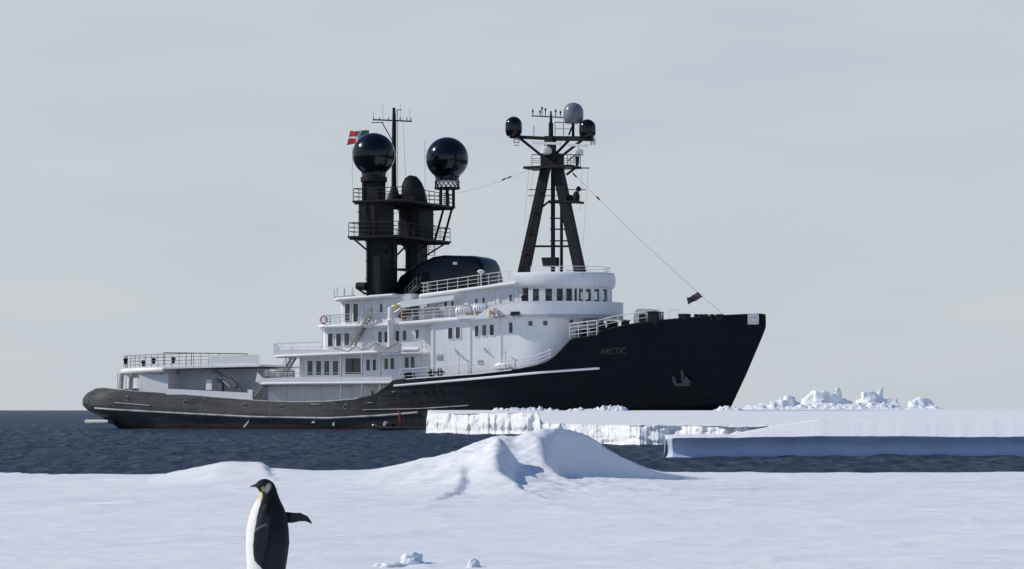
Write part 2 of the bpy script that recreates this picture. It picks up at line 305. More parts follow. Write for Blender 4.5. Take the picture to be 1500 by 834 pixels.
# ------------------------------------------------------------------ mesh helpers
class MB:
    def __init__(s): s.v = []; s.f = []; s.m = []
    def add(s, vs, fs, mi=0):
        o = len(s.v); s.v += [tuple(v) for v in vs]; s.f += [tuple(i + o for i in f) for f in fs]; s.m += [mi] * len(fs); return s
    def box(s, x0, x1, y0, y1, z0, z1, mi=0):
        v = [(x, y, z) for z in (z0, z1) for y in (y0, y1) for x in (x0, x1)]
        return s.add(v, [(0, 2, 3, 1), (4, 5, 7, 6), (0, 1, 5, 4), (2, 6, 7, 3), (0, 4, 6, 2), (1, 3, 7, 5)], mi)
    def hexa(s, b4, t4, mi=0):
        return s.add(list(b4) + list(t4), [(3, 2, 1, 0), (4, 5, 6, 7), (0, 1, 5, 4), (1, 2, 6, 5), (2, 3, 7, 6), (3, 0, 4, 7)], mi)
    def tube(s, pts, r, n=6, mi=0, r1=None):
        pts = [Vector(p) for p in pts]; k = len(pts); rings = []
        for i, p in enumerate(pts):
            d = (pts[min(i + 1, k - 1)] - pts[max(i - 1, 0)]).normalized()
            up = Vector((0, 0, 1)) if abs(d.z) < 0.9 else Vector((1, 0, 0))
            a = d.cross(up).normalized(); b = d.cross(a).normalized()
            rr = r if r1 is None else r + (r1 - r) * i / max(1, k - 1)
            rings.append([p + (a * math.cos(2 * math.pi * j / n) + b * math.sin(2 * math.pi * j / n)) * rr for j in range(n)])
        vs = [v for ring in rings for v in ring]
        fs = [(i * n + j, i * n + (j + 1) % n, (i + 1) * n + (j + 1) % n, (i + 1) * n + j) for i in range(k - 1) for j in range(n)]
        fs += [tuple(range(n - 1, -1, -1)), tuple((k - 1) * n + j for j in range(n))]
        return s.add(vs, fs, mi)
    def beam(s, p, q, w, h, mi=0):
        "rectangular bar from p to q, w across, h tall"
        p, q = Vector(p), Vector(q); d = (q - p).normalized()
        up = Vector((0, 0, 1)) if abs(d.z) < 0.95 else Vector((0, 1, 0))
        a = d.cross(up).normalized() * w / 2; b = a.cross(d).normalized() * h / 2
        return s.hexa([p - a - b, p + a - b, p + a + b, p - a + b], [q - a - b, q + a - b, q + a + b, q - a + b], mi)
    def lathe(s, prof, c=(0, 0, 0), n=24, mi=0, ax=None):
        "profile of (radius, height) about vertical axis (or about ax)"
        c = Vector(c); rot = Vector((0, 0, 1)).rotation_difference(Vector(ax)).to_matrix() if ax else None
        vs = []
        for r, z in prof:
            for j in range(n):
                p = Vector((r * math.cos(2 * math.pi * j / n), r * math.sin(2 * math.pi * j / n), z))
                if rot: p = rot @ p
                vs.append(c + p)
        k = len(prof)
        fs = [(i * n + j, i * n + (j + 1) % n, (i + 1) * n + (j + 1) % n, (i + 1) * n + j) for i in range(k - 1) for j in range(n)]
        fs += [tuple(range(n - 1, -1, -1)), tuple((k - 1) * n + j for j in range(n))]
        return s.add(vs, fs, mi)
    def prism(s, poly, z0, z1, mi=0):
        "poly: counter-clockwise (x, y); z0, z1 numbers or functions of x"
        f0 = z0 if callable(z0) else (lambda x: z0); f1 = z1 if callable(z1) else (lambda x: z1)
        k = len(poly)
        vs = [(x, y, f0(x)) for x, y in poly] + [(x, y, f1(x)) for x, y in poly]
        fs = [tuple(range(k - 1, -1, -1)), tuple(range(k, 2 * k))] + [(i, (i + 1) % k, k + (i + 1) % k, k + i) for i in range(k)]
        return s.add(vs, fs, mi)
    def plate(s, xz, y0, y1, mi=0):
        "outline in the X-Z plane, given thickness in Y"
        k = len(xz)
        vs = [(x, y0, z) for x, z in xz] + [(x, y1, z) for x, z in xz]
        fs = [tuple(range(k)), tuple(range(2 * k - 1, k - 1, -1))] + [(i, k + i, k + (i + 1) % k, (i + 1) % k) for i in range(k)]
        return s.add(vs, fs, mi)
    def bull(s, poly, z0, z1, r, mi=0, steps=4):
        "slab with a rounded (bullnose) edge: poly is the widest outline"
        f0 = z0 if callable(z0) else (lambda x: z0); f1 = z1 if callable(z1) else (lambda x: z1)
        k = len(poly); P = [Vector(p) for p in poly]; nrm = []
        for i in range(k):
            e0 = (P[i] - P[i - 1]); e1 = (P[(i + 1) % k] - P[i])
            n0 = Vector((e0.y, -e0.x)).normalized(); n1 = Vector((e1.y, -e1.x)).normalized()
            nn = (n0 + n1); nn = nn / max(0.3, nn.length_squared / 2) if nn.length > 1e-6 else n0
            nrm.append(nn)
        rings = []
        for q in range(2 * steps + 1):
            a = -math.pi / 2 + math.pi * q / (2 * steps)
            ins = r * (1 - math.cos(a)); tt = 0.5 + 0.5 * math.sin(a)
            rings.append([(P[i].x - nrm[i].x * ins, P[i].y - nrm[i].y * ins, f0(P[i].x) * (1 - tt) + f1(P[i].x) * tt) for i in range(k)])
        vs = [v for rg in rings for v in rg]; nR = len(rings)
        fs = [(i * k + j, i * k + (j + 1) % k, (i + 1) * k + (j + 1) % k, (i + 1) * k + j) for i in range(nR - 1) for j in range(k)]
        fs += [tuple(range(k - 1, -1, -1)), tuple((nR - 1) * k + j for j in range(k))]
        return s.add(vs, fs, mi)
    def wall(s, path, z0, z1, th, mi=0):
        "standing strip along path (x, y), thickness to the left of travel"
        P = [Vector(p) for p in path]; k = len(P)
        f0 = z0 if callable(z0) else (lambda x: z0); f1 = z1 if callable(z1) else (lambda x: z1)
        inn = []
        for i in range(k):
            d = (P[min(i + 1, k - 1)] - P[max(i - 1, 0)]).normalized()
            inn.append(P[i] + Vector((-d.y, d.x)) * th)
        vs = []
        for i in range(k):
            vs += [(P[i].x, P[i].y, f0(P[i].x)), (P[i].x, P[i].y, f1(P[i].x)), (inn[i].x, inn[i].y, f1(P[i].x)), (inn[i].x, inn[i].y, f0(P[i].x))]
        fs = [(0, 1, 2, 3), (4 * k - 1, 4 * k - 2, 4 * k - 3, 4 * k - 4)]
        for i in range(k - 1):
            for j in range(4):
                fs.append((4 * i + j, 4 * i + 4 + j, 4 * i + 4 + (j + 1) % 4, 4 * i + (j + 1) % 4))
        return s.add(vs, fs, mi)
    def build(s, name, mats, parent=None, smooth=None, loc=None):
        me = bpy.data.meshes.new(name)
        me.from_pydata(s.v, [], s.f)
        if not isinstance(mats, (list, tuple)): mats = [mats]
        for x in mats: me.materials.append(M[x] if isinstance(x, str) else x)
        if len(mats) > 1: me.polygons.foreach_set('material_index', s.m)
        bm = bmesh.new(); bm.from_mesh(me); bmesh.ops.recalc_face_normals(bm, faces=bm.faces); bm.to_mesh(me); bm.free()
        if smooth is not None:
            me.polygons.foreach_set('use_smooth', [True] * len(me.polygons))
            me.set_sharp_from_angle(angle=RAD(smooth))
        o = bpy.data.objects.new(name, me); COL.objects.link(o)
        if loc is not None: o.location = loc
        if parent is not None: o.parent = parent
        return o

def tag(o, label, cat, group=None):
    o['label'] = label; o['category'] = cat
    if group: o['group'] = group
    return o
def struct(o): o['kind'] = 'structure'; return o
def lin(p, q):
    (x0, z0), (x1, z1) = p, q
    return lambda x: z0 + (z1 - z0) * (x - x0) / (x1 - x0)
def smooth01(t): t = min(1, max(0, t)); return t * t * (3 - 2 * t)
def grid_mesh(name, co, nr, nc, mats, smooth=True, flip=False, matidx=None):
    "co: (nr*nc, 3) array in rows"
    me = bpy.data.meshes.new(name)
    idx = np.arange(nr * nc).reshape(nr, nc)
    a, b, c, d = idx[:-1, :-1].ravel(), idx[:-1, 1:].ravel(), idx[1:, 1:].ravel(), idx[1:, :-1].ravel()
    q = np.stack([a, b, c, d] if not flip else [a, d, c, b], 1).astype(np.int32)
    me.vertices.add(nr * nc); me.vertices.foreach_set('co', co.astype(np.float32).ravel())
    me.loops.add(q.size); me.loops.foreach_set('vertex_index', q.ravel())
    me.polygons.add(len(q)); me.polygons.foreach_set('loop_start', np.arange(0, q.size, 4, dtype=np.int32))
    for m_ in mats: me.materials.append(M[m_])
    if matidx is not None: me.polygons.foreach_set('material_index', matidx.astype(np.int32))
    me.update(calc_edges=True); me.validate()
    me.polygons.foreach_set('use_smooth', [smooth] * len(me.polygons))
    o = bpy.data.objects.new(name, me); COL.objects.link(o)
    return o
def fbm(x, y, seed=0, octs=4, rough=0.5):
    "cheap numpy value noise, about -1..1"
    out = np.zeros(np.broadcast(x, y).shape); amp = 1.0; tot = 0
    for o in range(octs):
        fx, fy = np.asarray(x) * 2 ** o + 17.3 * o + seed, np.asarray(y) * 2 ** o - 9.1 * o + seed * 1.7
        ix, iy = np.floor(fx), np.floor(fy); tx, ty = fx - ix, fy - iy
        tx = tx * tx * (3 - 2 * tx); ty = ty * ty * (3 - 2 * ty)
        def hsh(a, b):
            h_ = np.sin(a * 127.1 + b * 311.7 + seed * 13.7) * 43758.5453
            return (h_ - np.floor(h_)) * 2 - 1
        v = (hsh(ix, iy) * (1 - tx) + hsh(ix + 1, iy) * tx) * (1 - ty) + (hsh(ix, iy + 1) * (1 - tx) + hsh(ix + 1, iy + 1) * tx) * ty
        out = out + v * amp; tot += amp; amp *= rough
    return out / tot

# ------------------------------------------------------------------ the sea
def build_sea():
    dep = np.concatenate([np.geomspace(67, 520, 720), np.geomspace(530, 40000, 60)])
    px = np.concatenate([np.linspace(-4500, -160, 24), np.linspace(-150, 1650, 460), np.linspace(1670, 6000, 24)])
    D, PX = np.meshgrid(dep, px, indexing='ij')
    X = (PX - 750) / F * D
    Z = np.zeros_like(D)
    r = np.random.RandomState(3)
    for i in range(34):
        lam = 1.4 * 1.105 ** i
        k = 2 * math.pi / lam
        th = RAD(62) + r.normal(0, 0.5)
        amp = 0.0085 * min(lam, 5.5) ** 0.8 * (5.5 / max(lam, 5.5)) ** 1.8 * (0.6 + 0.8 * r.rand())
        fade = np.clip(1.6 - D * 0.0045 * 1.6 / lam * 1.0, 0, 1)
        ph = k * (X * math.cos(th) + D * math.sin(th)) + r.rand() * 6.28
        Z += amp * np.sin(ph + 0.4 * np.sin(ph)) * fade
    Z *= np.clip(1.25 - D / 900.0, 0.0, 1)
    Z *= 1.15
    o = grid_mesh('sea', np.stack([X, D, Z], -1).reshape(-1, 3), len(dep), len(px), ['sea'])
    struct(o)
build_sea()

# ------------------------------------------------------------------ foreground snow field
SNOW0 = 0.5
RIDGE = [(-40, .0), (-12, 0.0), (-8.2, 0.12), (-6.6, 0.40), (-5.4, 0.31), (-4.2, 0.24), (-3.2, 0.24), (-2.4, 0.34), (-1.5, 0.52), (-0.9, 0.72),
         (-0.45, 0.86), (-0.17, 0.90), (0.02, 0.84), (0.3, 0.95), (0.75, 1.07), (1.15, 1.12), (1.5, 1.08), (1.9, 0.93), (2.25, 0.70), (2.65, 0.50), (3.1, 0.34),
         (3.6, 0.19), (4.3, 0.07), (5.4, 0.0), (40, 0)]
def snow_z(x, y):
    x = np.asarray(x, float); y = np.asarray(y, float)
    rx = np.array([p[0] for p in RIDGE]); rz = np.array([p[1] for p in RIDGE])
    wob = x + 0.10 * fbm(x * 0.9, y * 0.6, 5, 3)
    H = np.zeros_like(x)
    for dxx, w in ((-0.12, .25), (0, .5), (0.12, .25)): H = H + w * np.interp(wob + dxx, rx, rz)
    yc = 62.5 + 0.5 * np.sin(x * 0.5) + 1.15 * np.clip(x - 1.0, 0, 4) * np.exp(-np.clip(x - 5, 0, 99) / 3)
    d = y - yc
    front = np.exp(-np.clip(-d, 0, None) ** 1.35 / (2.3 + 3.2 * np.exp(-((x + 2.5) / 3.2) ** 2)))
    lee = np.clip(1 + d * (1.35 + 0.25 * fbm(x * 1.5, y * 1.5, 61, 2)) / np.maximum(H, 0.05), 0, 1)      # steep wind-scooped lee face
    lee = lee * (2 - lee) * 0.5 + lee * 0.5
    kl = np.clip((x - 0.55) / 0.7, 0, 1); kl = kl * kl * (3 - 2 * kl)
    front = front * (1 - kl) + lee * kl
    back = np.exp(-(np.clip(d, 0, None) / 3.6) ** 2)
    z = SNOW0 + H * np.where(d < 0, front, back)
    # broad swell that carries the drift
    z += 0.20 * np.exp(-((x - 0.4) / 4.2) ** 2 - ((y - 60) / 6.5) ** 2)
    z += 0.07 * np.exp(-((x + 4) / 6) ** 2 - ((y - 52) / 10) ** 2)
    # nearer wind-cut peak with a crest running down to the right
    def peak(cx, cy, h, wl_, wr, wf, wb, p=1.25):
        u = (x - cx) + 0.22 * (y - cy); v = y - cy
        wx = np.where(u < 0, wl_, wr); wy = np.where(v < 0, wf, wb)
        rr = np.sqrt((u / wx) ** 2 + (v / wy) ** 2)
        return h * np.exp(-rr ** p * 1.6)
    z += peak(-0.30, 58.2, 0.26, 1.1, 0.6, 2.2, 1.6)
    def crest(pl, wl_, slope, pw=1.25):
        "sharp drift crest: gentle windward side (left of travel), steep lee side (right of travel)"
        best = np.full(x.shape, 1e9); hh = np.zeros_like(x); sg = np.zeros_like(x)
        jx = x + 0.10 * fbm(x * 1.5, y * 1.1, 71, 3); jy = y + 0.16 * fbm(x * 1.3 + 9, y * 0.9, 73, 3)
        for (ax, ay, ah), (bx, by, bh) in zip(pl[:-1], pl[1:]):
            ex, ey = bx - ax, by - ay; L2 = ex * ex + ey * ey
            t = np.clip(((jx - ax) * ex + (jy - ay) * ey) / L2, 0, 1); qx, qy = jx - ax - t * ex, jy - ay - t * ey
            dd = np.hypot(qx, qy); k = dd < best
            best = np.where(k, dd, best); hh = np.where(k, ah + (bh - ah) * t, hh); sg = np.where(k, np.sign(ex * qy - ey * qx), sg)
        lee_ = np.clip(1 - best * slope / np.maximum(hh, 0.02), 0, 1); lee_ = lee_ * (1 + 0.35 * (1 - lee_))
        return hh * np.where(sg < 0, np.exp(-(best / wl_) ** pw), np.clip(lee_, 0, 1))
    # travel towards the viewer: the lee (right in the picture) lies on the left of travel
    z += crest([(-0.20, 59.2, 0.10), (-0.26, 58.0, 0.48), (-0.34, 56.4, 0.46), (-0.18, 54.0, 0.30), (0.25, 51.8, 0.12), (0.8, 50.2, 0.0)], 1.0, 0.95)
    z += crest([(1.35, 62.6, 0.05), (0.95, 61.0, 0.22), (0.72, 59.4, 0.24), (0.95, 57.6, 0.13), (1.5, 56.2, 0.0)], 0.8, 0.95)
    z += crest([(-1.0, 57.5, 0.0), (-1.05, 56.0, 0.06), (-0.98, 54.0, 0.08), (-1.15, 51.5, 0.07), (-1.6, 49.0, 0.0)], 0.9, 0.8)
    z += crest([(-6.4, 66.0, 0.05), (-6.0, 64.0, 0.16), (-5.6, 61.5, 0.10), (-5.0, 59.0, 0.0)], 1.2, 0.7)
    # sastrugi: long low wind ridges
    s1 = fbm(x * 0.16 + y * 0.05, y * 0.42, 11, 3)
    z += 0.06 * s1 + 0.11 * np.maximum(0.28 - np.abs(fbm(x * 0.22 + 3, y * 0.55 - x * 0.10, 23, 3)), 0) + 0.10 * np.maximum(0.2 - np.abs(fbm(x * 0.5 + 8, y * 1.3 - x * 0.2, 29, 2)), 0)
    z += 0.012 * fbm(x * 1.1, y * 2.2, 31, 3)
    crest_w = np.exp(-((y - 60) / 8) ** 2 - ((x - 0.3) / 3) ** 2)
    z += 0.085 * crest_w * fbm(x * 1.7 + 0.4 * y, y * 1.1, 41, 4)
    z += 0.045 * crest_w * np.abs(fbm(x * 3.1 + 0.7 * y, y * 1.7, 47, 4, 0.6)) + 0.022 * crest_w * fbm(x * 6.5, y * 4.1, 53, 3, 0.6)
    # a low streak ledge left of the bird
    for cx, cy, ln, hh in ((-5.2, 47, 3.0, 0.05), (-8.0, 50, 2.5, 0.045), (-6.9, 58, 2.2, 0.05), (6.5, 55, 1.6, 0.05), (5.0, 41, 2.2, 0.03), (-2.2, 38, 2.0, 0.03), (3.4, 52, 1.2, .035)):
        dd = (y - cy) - 0.12 * (x - cx) - 0.3 * np.sin((x - cx) * 1.3)
        z += hh * np.exp(-((x - cx) / ln) ** 2) * np.where(dd < 0, np.exp(-(dd / 0.45) ** 2), np.exp(-(dd / 2.2) ** 2))
    # ragged sea edge
    edge = 76.5 + 1.3 * fbm(x * 0.10, x * 0 + 2, 7, 4) + np.where(x < -6, -2.2 * np.exp(-((x + 10.5) / 3) ** 2), 0) + 0.02 * np.abs(x)
    t = np.clip((y - edge) / 1.1, 0, 1)
    z = z * (1 - t) + (-0.6) * t
    return z
def build_snow():
    xs = np.concatenate([np.linspace(-140, -19, 40), np.linspace(-18.7, 18.7, 540), np.linspace(19, 140, 40)])
    ys = np.concatenate([np.linspace(-60, 16, 30), np.geomspace(17, 47, 170), np.linspace(47.08, 69, 300), np.linspace(69.15, 79.5, 60)])
    Y, X = np.meshgrid(ys, xs, indexing='ij')
    Z = snow_z(X, Y)
    o = grid_mesh('snow_field', np.stack([X, Y, Z], -1).reshape(-1, 3), len(ys), len(xs), ['snow'])
    struct(o)
build_snow()

# ------------------------------------------------------------------ ice shelf the ship lies against
def build_shelf():
    px = np.arange(627, 1900, 0.8)
    def edge_depth(p):
        return np.interp(p, [600, 627, 640, 700, 788, 791, 840, 930, 1010, 1150, 1500, 1900], [266, 264, 260, 255, 248, 180, 177, 172, 171, 169, 164, 159])
    def edge_top(p):
        return np.interp(p, [627, 640, 780, 788, 792, 900, 1010, 1100, 1250, 1900], [1.84, 1.93, 1.97, 1.95, 1.36, 1.28, 1.30, 1.20, 1.24, 1.4])
    nc = len(px)
    ed = edge_depth(px); et = edge_top(px)
    ex = (px - 750) / F * ed
    flute = fbm(ex * 1.6, ex * 0, 3, 4); big = fbm(ex * 0.22, ex * 0 + 5, 9, 3)
    et = et + 0.10 * fbm(ex * 0.5, ex * 0 + 1, 4, 4) + 0.05 * fbm(ex * 2.5, ex * 0 + 1, 6, 2)
    ed = ed + 2.2 * big + 0.5 * flute
    rows = []
    hs = np.concatenate([[-0.5], np.linspace(0, 1, 13)])
    for i, hh in enumerate(hs):
        if i == 0: z = np.full(nc, -0.5); off = np.zeros(nc)
        else:
            z = hh * et
            off = 0.55 * fbm(ex * 0.9, hh * 3.2 + ex * 0.15, 15, 4) + 0.22 * fbm(ex * 3.0, hh * 4.5 + ex * 0.2, 19, 3) + 1.0 * hh ** 2.0 - 0.35 * math.exp(-(hh / 0.10) ** 2)
            ledge = np.clip(fbm(ex * 0.7, hh * 2.2 + ex * 0, 25, 2) - 0.15, 0, 1)
            off = off + 0.7 * ledge
            ramp = np.interp(px, [1010, 1080, 1180, 1500, 1900], [0, 0.6, 4.0, 6.0, 6.0])
            off = off * (1 - 0.6 * np.clip(ramp / 4, 0, 1)) + ramp * hh
        d = ed + off
        rows.append(np.stack([(px - 750) / F * d, d, z], -1))
    nface = len(rows)
    top_s = np.concatenate([[0.003, 0.008, 0.015], np.geomspace(0.025, 1, 46)])
    far = 9000.0
    for s_ in top_s:
        d = ed * (far / ed) ** (s_ ** 1.0) if False else ed + 1.0 + (far - ed) * s_ ** 3.2
        X = (px - 750) / F * d
        base = np.interp(d, [150, 180, 215, 250, 275, 300, 400, 800, 2500, 9000], [1.25, 1.36, 1.75, 1.97, 2.14, 2.24, 2.32, 2.45, 3.0, 6.0])
        k = np.clip((d - ed) / 10.0, 0, 1)
        z = et * (1 - k) + np.maximum(base, et * 0 + 1.2) * k + 0.07 * fbm(X * 0.12, d * 0.12, 44, 3) * np.clip(1.5 - np.abs(d - 200) / 150, 0.25, 1)
        rows.append(np.stack([X, d, z], -1))
    co = np.stack(rows, 0)
    # close the seaward end with a ragged return face
    nr = len(rows)
    end = co[:, :1, :].copy(); end[:, :, 0] -= 0.25; end[nface:, :, 2] = -0.5; end[:nface, :, 2] = -0.5
    mid = co[:, :1, :].copy(); mid[:, :, 0] -= 0.15; mid[:, :, 2] *= 0.6
    co = np.concatenate([end, mid, co], 1)
    mi = np.ones((nr - 1, nc + 1), int); mi[:nface - 1, :] = 0; mi[:, :2] = 0
    o = grid_mesh('ice_shelf', co.reshape(-1, 3), nr, nc + 2, ['icecliff', 'icetop'], matidx=mi.ravel())
    struct(o)
build_shelf()

# low ice slab floating between the shelf and the snow field, its face in shade
def build_slab():
    px = np.arange(975, 1960, 1.5); nc = len(px)
    d0 = np.interp(px, [975, 985, 1200, 1500, 1960], [129.5, 128, 130.5, 134, 140])
    x0 = (px - 750) / F * d0
    zt = 0.97 + 0.05 * fbm(x0 * 0.22, x0 * 0, 3, 3) + 0.025 * fbm(x0 * 1.5, x0 * 0, 5, 3) + np.interp(px, [975, 990], [-0.04, 0])
    d0 = d0 + 0.8 * fbm(x0 * 0.25, x0 * 0, 8, 4) + 0.15 * fbm(x0 * 1.6, x0 * 0, 9, 3)
    rows = []
    for hh in (-0.35, 0.0, 0.08, 0.2, 0.4, 0.6, 0.8, 0.93, 1.0):
        z = np.where(hh < 0, hh, hh * zt)
        off = 0.55 * math.sin(math.pi * min(1, max(0, hh)) ** 0.8) - 0.25 * (hh <= 0.0) + 0.16 * fbm(x0 * 0.9, x0 * 0.1 + hh * 2.5, 12, 4)
        rows.append(np.stack([(px - 750) / F * (d0 + off), d0 + off, z], -1))
    nf = len(rows)
    for dd in (0.3, 1, 3, 6, 10, 14, 17.5, 18.5):
        d = d0 + dd * (1 + 0.05 * fbm(x0 * 0.2, x0 * 0, 5, 2))
        kk = np.clip((px - 1070) / 130, 0, 1); d = d0 + dd * (1 + 1.6 * kk)
        rows.append(np.stack([(px - 750) / F * d, d, zt + 0.02 * fbm(x0 * 0.3, d * 0.2, 6, 3) + kk * 0.62 * (dd / 18.5) ** 1.2], -1))
    rows.append(rows[-1] * np.array([1, 1, 0]) + np.array([0, 0.4, -0.3]))
    co = np.stack(rows, 0); nr = len(rows)
    end = co[:, :1, :].copy(); end[:, :, 0] -= 0.10; end[:, :, 2] = -0.35
    co = np.concatenate([end, co], 1)
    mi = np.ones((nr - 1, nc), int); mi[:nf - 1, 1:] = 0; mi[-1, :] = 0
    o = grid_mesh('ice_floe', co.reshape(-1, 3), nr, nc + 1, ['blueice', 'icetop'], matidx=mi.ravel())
    tag(o, 'flat snow-topped floe with a shaded blue face, afloat before the ice shelf', 'ice floe')
build_slab()

# small rubble ridges on the shelf along the hull
def rubble(name, label, pts, depth, thick, seed, mat, group=None, cat='ice ridge', base=2.1, rough=0.35, nx=180, ny=26):
    "heightfield ridge following a skyline given in photo pixels, standing at a depth on the ice"
    p0, p1 = pts[0][0], pts[-1][0]
    u = np.linspace(p0, p1, nx); v = np.linspace(-1, 1, ny)
    V, U = np.meshgrid(v, u, indexing='ij')
    top = np.interp(U, [p[0] for p in pts], [CAMH + (HORIZON - p[1]) / F * depth for p in pts]) - base
    D = depth + V * thick
    X = (U - 750) / F * depth
    n1 = np.abs(fbm(X * 1.1 / (thick / 2.0), D * 0.9 / (thick / 2.0), seed, 4, 0.6)); n2 = fbm(X * 4 / thick, D * 4 / thick, seed + 3, 3)
    fall = np.clip(1 - np.abs(V) ** 1.7, 0, 1)
    Z = base - 0.25 + (top + 0.25) * fall * (1 - rough + rough * 2.2 * n1) + 0.10 * top * n2 * fall
    Z[0, :] = Z[-1, :] = base - 0.4; Z[:, 0] = Z[:, -1] = base - 0.4
    o = grid_mesh(name, np.stack([X, D, Z], -1).reshape(-1, 3), ny, nx, [mat], smooth=True)
    return tag(o, label, cat, group)
rubble('snow_ridge', 'low broken snow ridge heaped against the dark hull, its longer run nearer the shelf tip',
       [(718, 603), (726, 598), (735, 597), (745, 597), (760, 596), (772, 597), (790, 597), (805, 598), (818, 599), (824, 603)], 287, 1.3, 4, 'berg')
rubble('snow_ridge', 'taller broken snow ridge heaped against the dark hull, its shorter run towards the bow',
       [(826, 603), (834, 598), (850, 597), (866, 598), (876, 595), (890, 594), (905, 592), (914, 593), (922, 602)], 284, 1.3, 12, 'berg')
rubble('snow_heap', 'small blue shaded snow heap at the foot of the stem', [(1040, 602), (1052, 597), (1064, 594), (1074, 592), (1082, 596), (1092, 602)], 288, 1.6, 21, 'berg', cat='snow heap')

# far bergs frozen into the ice beyond the bow
def berg(label, depth, blocks, group=None, base=2.3, seed=0):
    r = random.Random(seed); bm = bmesh.new()
    for (xa, xb, ytop_l, ytop_r, ybase, th, off) in blocks:
        # one broken block: an irregular convex lump between two skyline heights
        vs = []
        d = depth + off
        for s_ in range(16):
            t = s_ / 15.0
            p = xa + (xb - xa) * t; yt = ytop_l + (ytop_r - ytop_l) * t
            w = W(p, yt + r.uniform(-0.3, 1.4), d)
            b = W(p, ybase, d)
            zt = w.z
            for k in range(3):
                q = Vector((w.x + r.uniform(-.3, .3), d + r.uniform(-th, th) * 0.45, zt - abs(r.gauss(0, 0.12)) * (zt - base)))
                vs.append(bm.verts.new(q))
            for sgn in (-1, 1):
                vs.append(bm.verts.new((b.x + r.uniform(-.5, .5), d + sgn * th * r.uniform(.7, 1), base - 0.5)))
        res = bmesh.ops.convex_hull(bm, input=vs)
        bmesh.ops.delete(bm, geom=[g for g in res['geom_interior'] if isinstance(g, bmesh.types.BMVert)], context='VERTS')
    bmesh.ops.triangulate(bm, faces=bm.faces)
    bmesh.ops.subdivide_edges(bm, edges=bm.edges, cuts=4, use_grid_fill=True)
    for v in bm.verts:
        if v.co.z > base:
            q = v.co + Vector((seed * 7, 0, 0))
            n_ = noise.noise_vector(q * 0.45) * 0.5 + noise.noise_vector(q * 1.1) * 0.32 + noise.noise_vector(q * 2.3) * 0.14
            v.co += n_ * min(1, (v.co.z - base) / 0.5)
    me = bpy.data.meshes.new('iceberg'); bm.to_mesh(me); bm.free()
    o = bpy.data.objects.new('iceberg', me); COL.objects.link(o)
    rm = o.modifiers.new('r', 'REMESH'); rm.mode = 'VOXEL'; rm.voxel_size = 0.17
    sm = o.modifiers.new('s', 'SMOOTH'); sm.factor = 0.5; sm.iterations = 1
    dg_ = bpy.context.evaluated_depsgraph_get(); dg_.update(); nm = bpy.data.meshes.new_from_object(o.evaluated_get(dg_)); o.modifiers.clear(); o.data = nm; bpy.data.meshes.remove(me); nm.name = 'iceberg'
    nm.materials.clear(); nm.materials.append(M['berg']); nm.polygons.foreach_set('use_smooth', [True] * len(nm.polygons))
    tag(o, label, 'iceberg', group)
# (x0, x1, skyline y left, right, base y, half thickness, depth offset)
berg('long low jumble of broken ice beyond the bow with a small pointed knob', 560,
     [(1090, 1122, 597, 591, 600, 3, 0), (1112, 1132, 592, 590, 600, 3, -2), (1125, 1170, 592, 588, 600, 3, 2), (1130, 1150, 587, 583, 600, 2, 0), (1144, 1164, 584, 579, 600, 1.5, 1), (1153, 1163, 580, 578, 600, 1, 0)], seed=1)
berg('tallest berg with a blue upright slab ending in a sharp horn', 575,
     [(1158, 1205, 597, 588, 600, 3, -3), (1174, 1206, 584, 569, 600, 2.4, 0), (1196, 1228, 571, 576, 600, 2, -1), (1223, 1229, 572, 566, 600, 1, -1), (1226, 1245, 582, 587, 600, 2, 0), (1190, 1250, 590, 592, 600, 4, -4)], seed=5)
berg('narrower blue upright slab with a horn on a low white footing', 600,
     [(1264, 1292, 574, 573, 600, 2, 0), (1287, 1293, 572, 566, 600, 1, 0), (1255, 1272, 585, 578, 600, 2, 1), (1290, 1312, 583, 587, 600, 2, 0), (1240, 1275, 593, 588, 600, 4, -3), (1266, 1318, 590, 594, 600, 4, -3)], seed=9)
berg('small rounded berg standing alone on the ice, farthest from the bow', 620,
     [(1333, 1366, 588, 588, 600, 3, 0), (1336, 1352, 587, 581, 600, 2, 0), (1350, 1362, 580, 586, 600, 2, 0), (1330, 1372, 594, 596, 600, 4, -2)], seed=13)

rubble('ice_ridge', 'long low ridge of broken ice at the foot of the distant bergs',
       [(1078, 602), (1090, 597), (1110, 594), (1130, 592), (1150, 593), (1170, 590), (1190, 591), (1215, 589), (1235, 591), (1255, 590), (1275, 592), (1295, 590), (1312, 594), (1325, 597), (1340, 595), (1365, 594), (1380, 597), (1400, 602)], 548, 5.5, 33, 'berg', base=2.35, rough=0.5, nx=320, ny=34)

# ================================================================== THE SHIP
ship = bpy.data.objects.new('ship', None); COL.objects.link(ship)
ship.location = (OX, OY, 0); ship.rotation_euler = (0, 0, -TH)
ship.empty_display_size = 2
tag(ship, 'long black-hulled ship with white decks, twin dark towers and big black radomes beside the ice', 'ship')

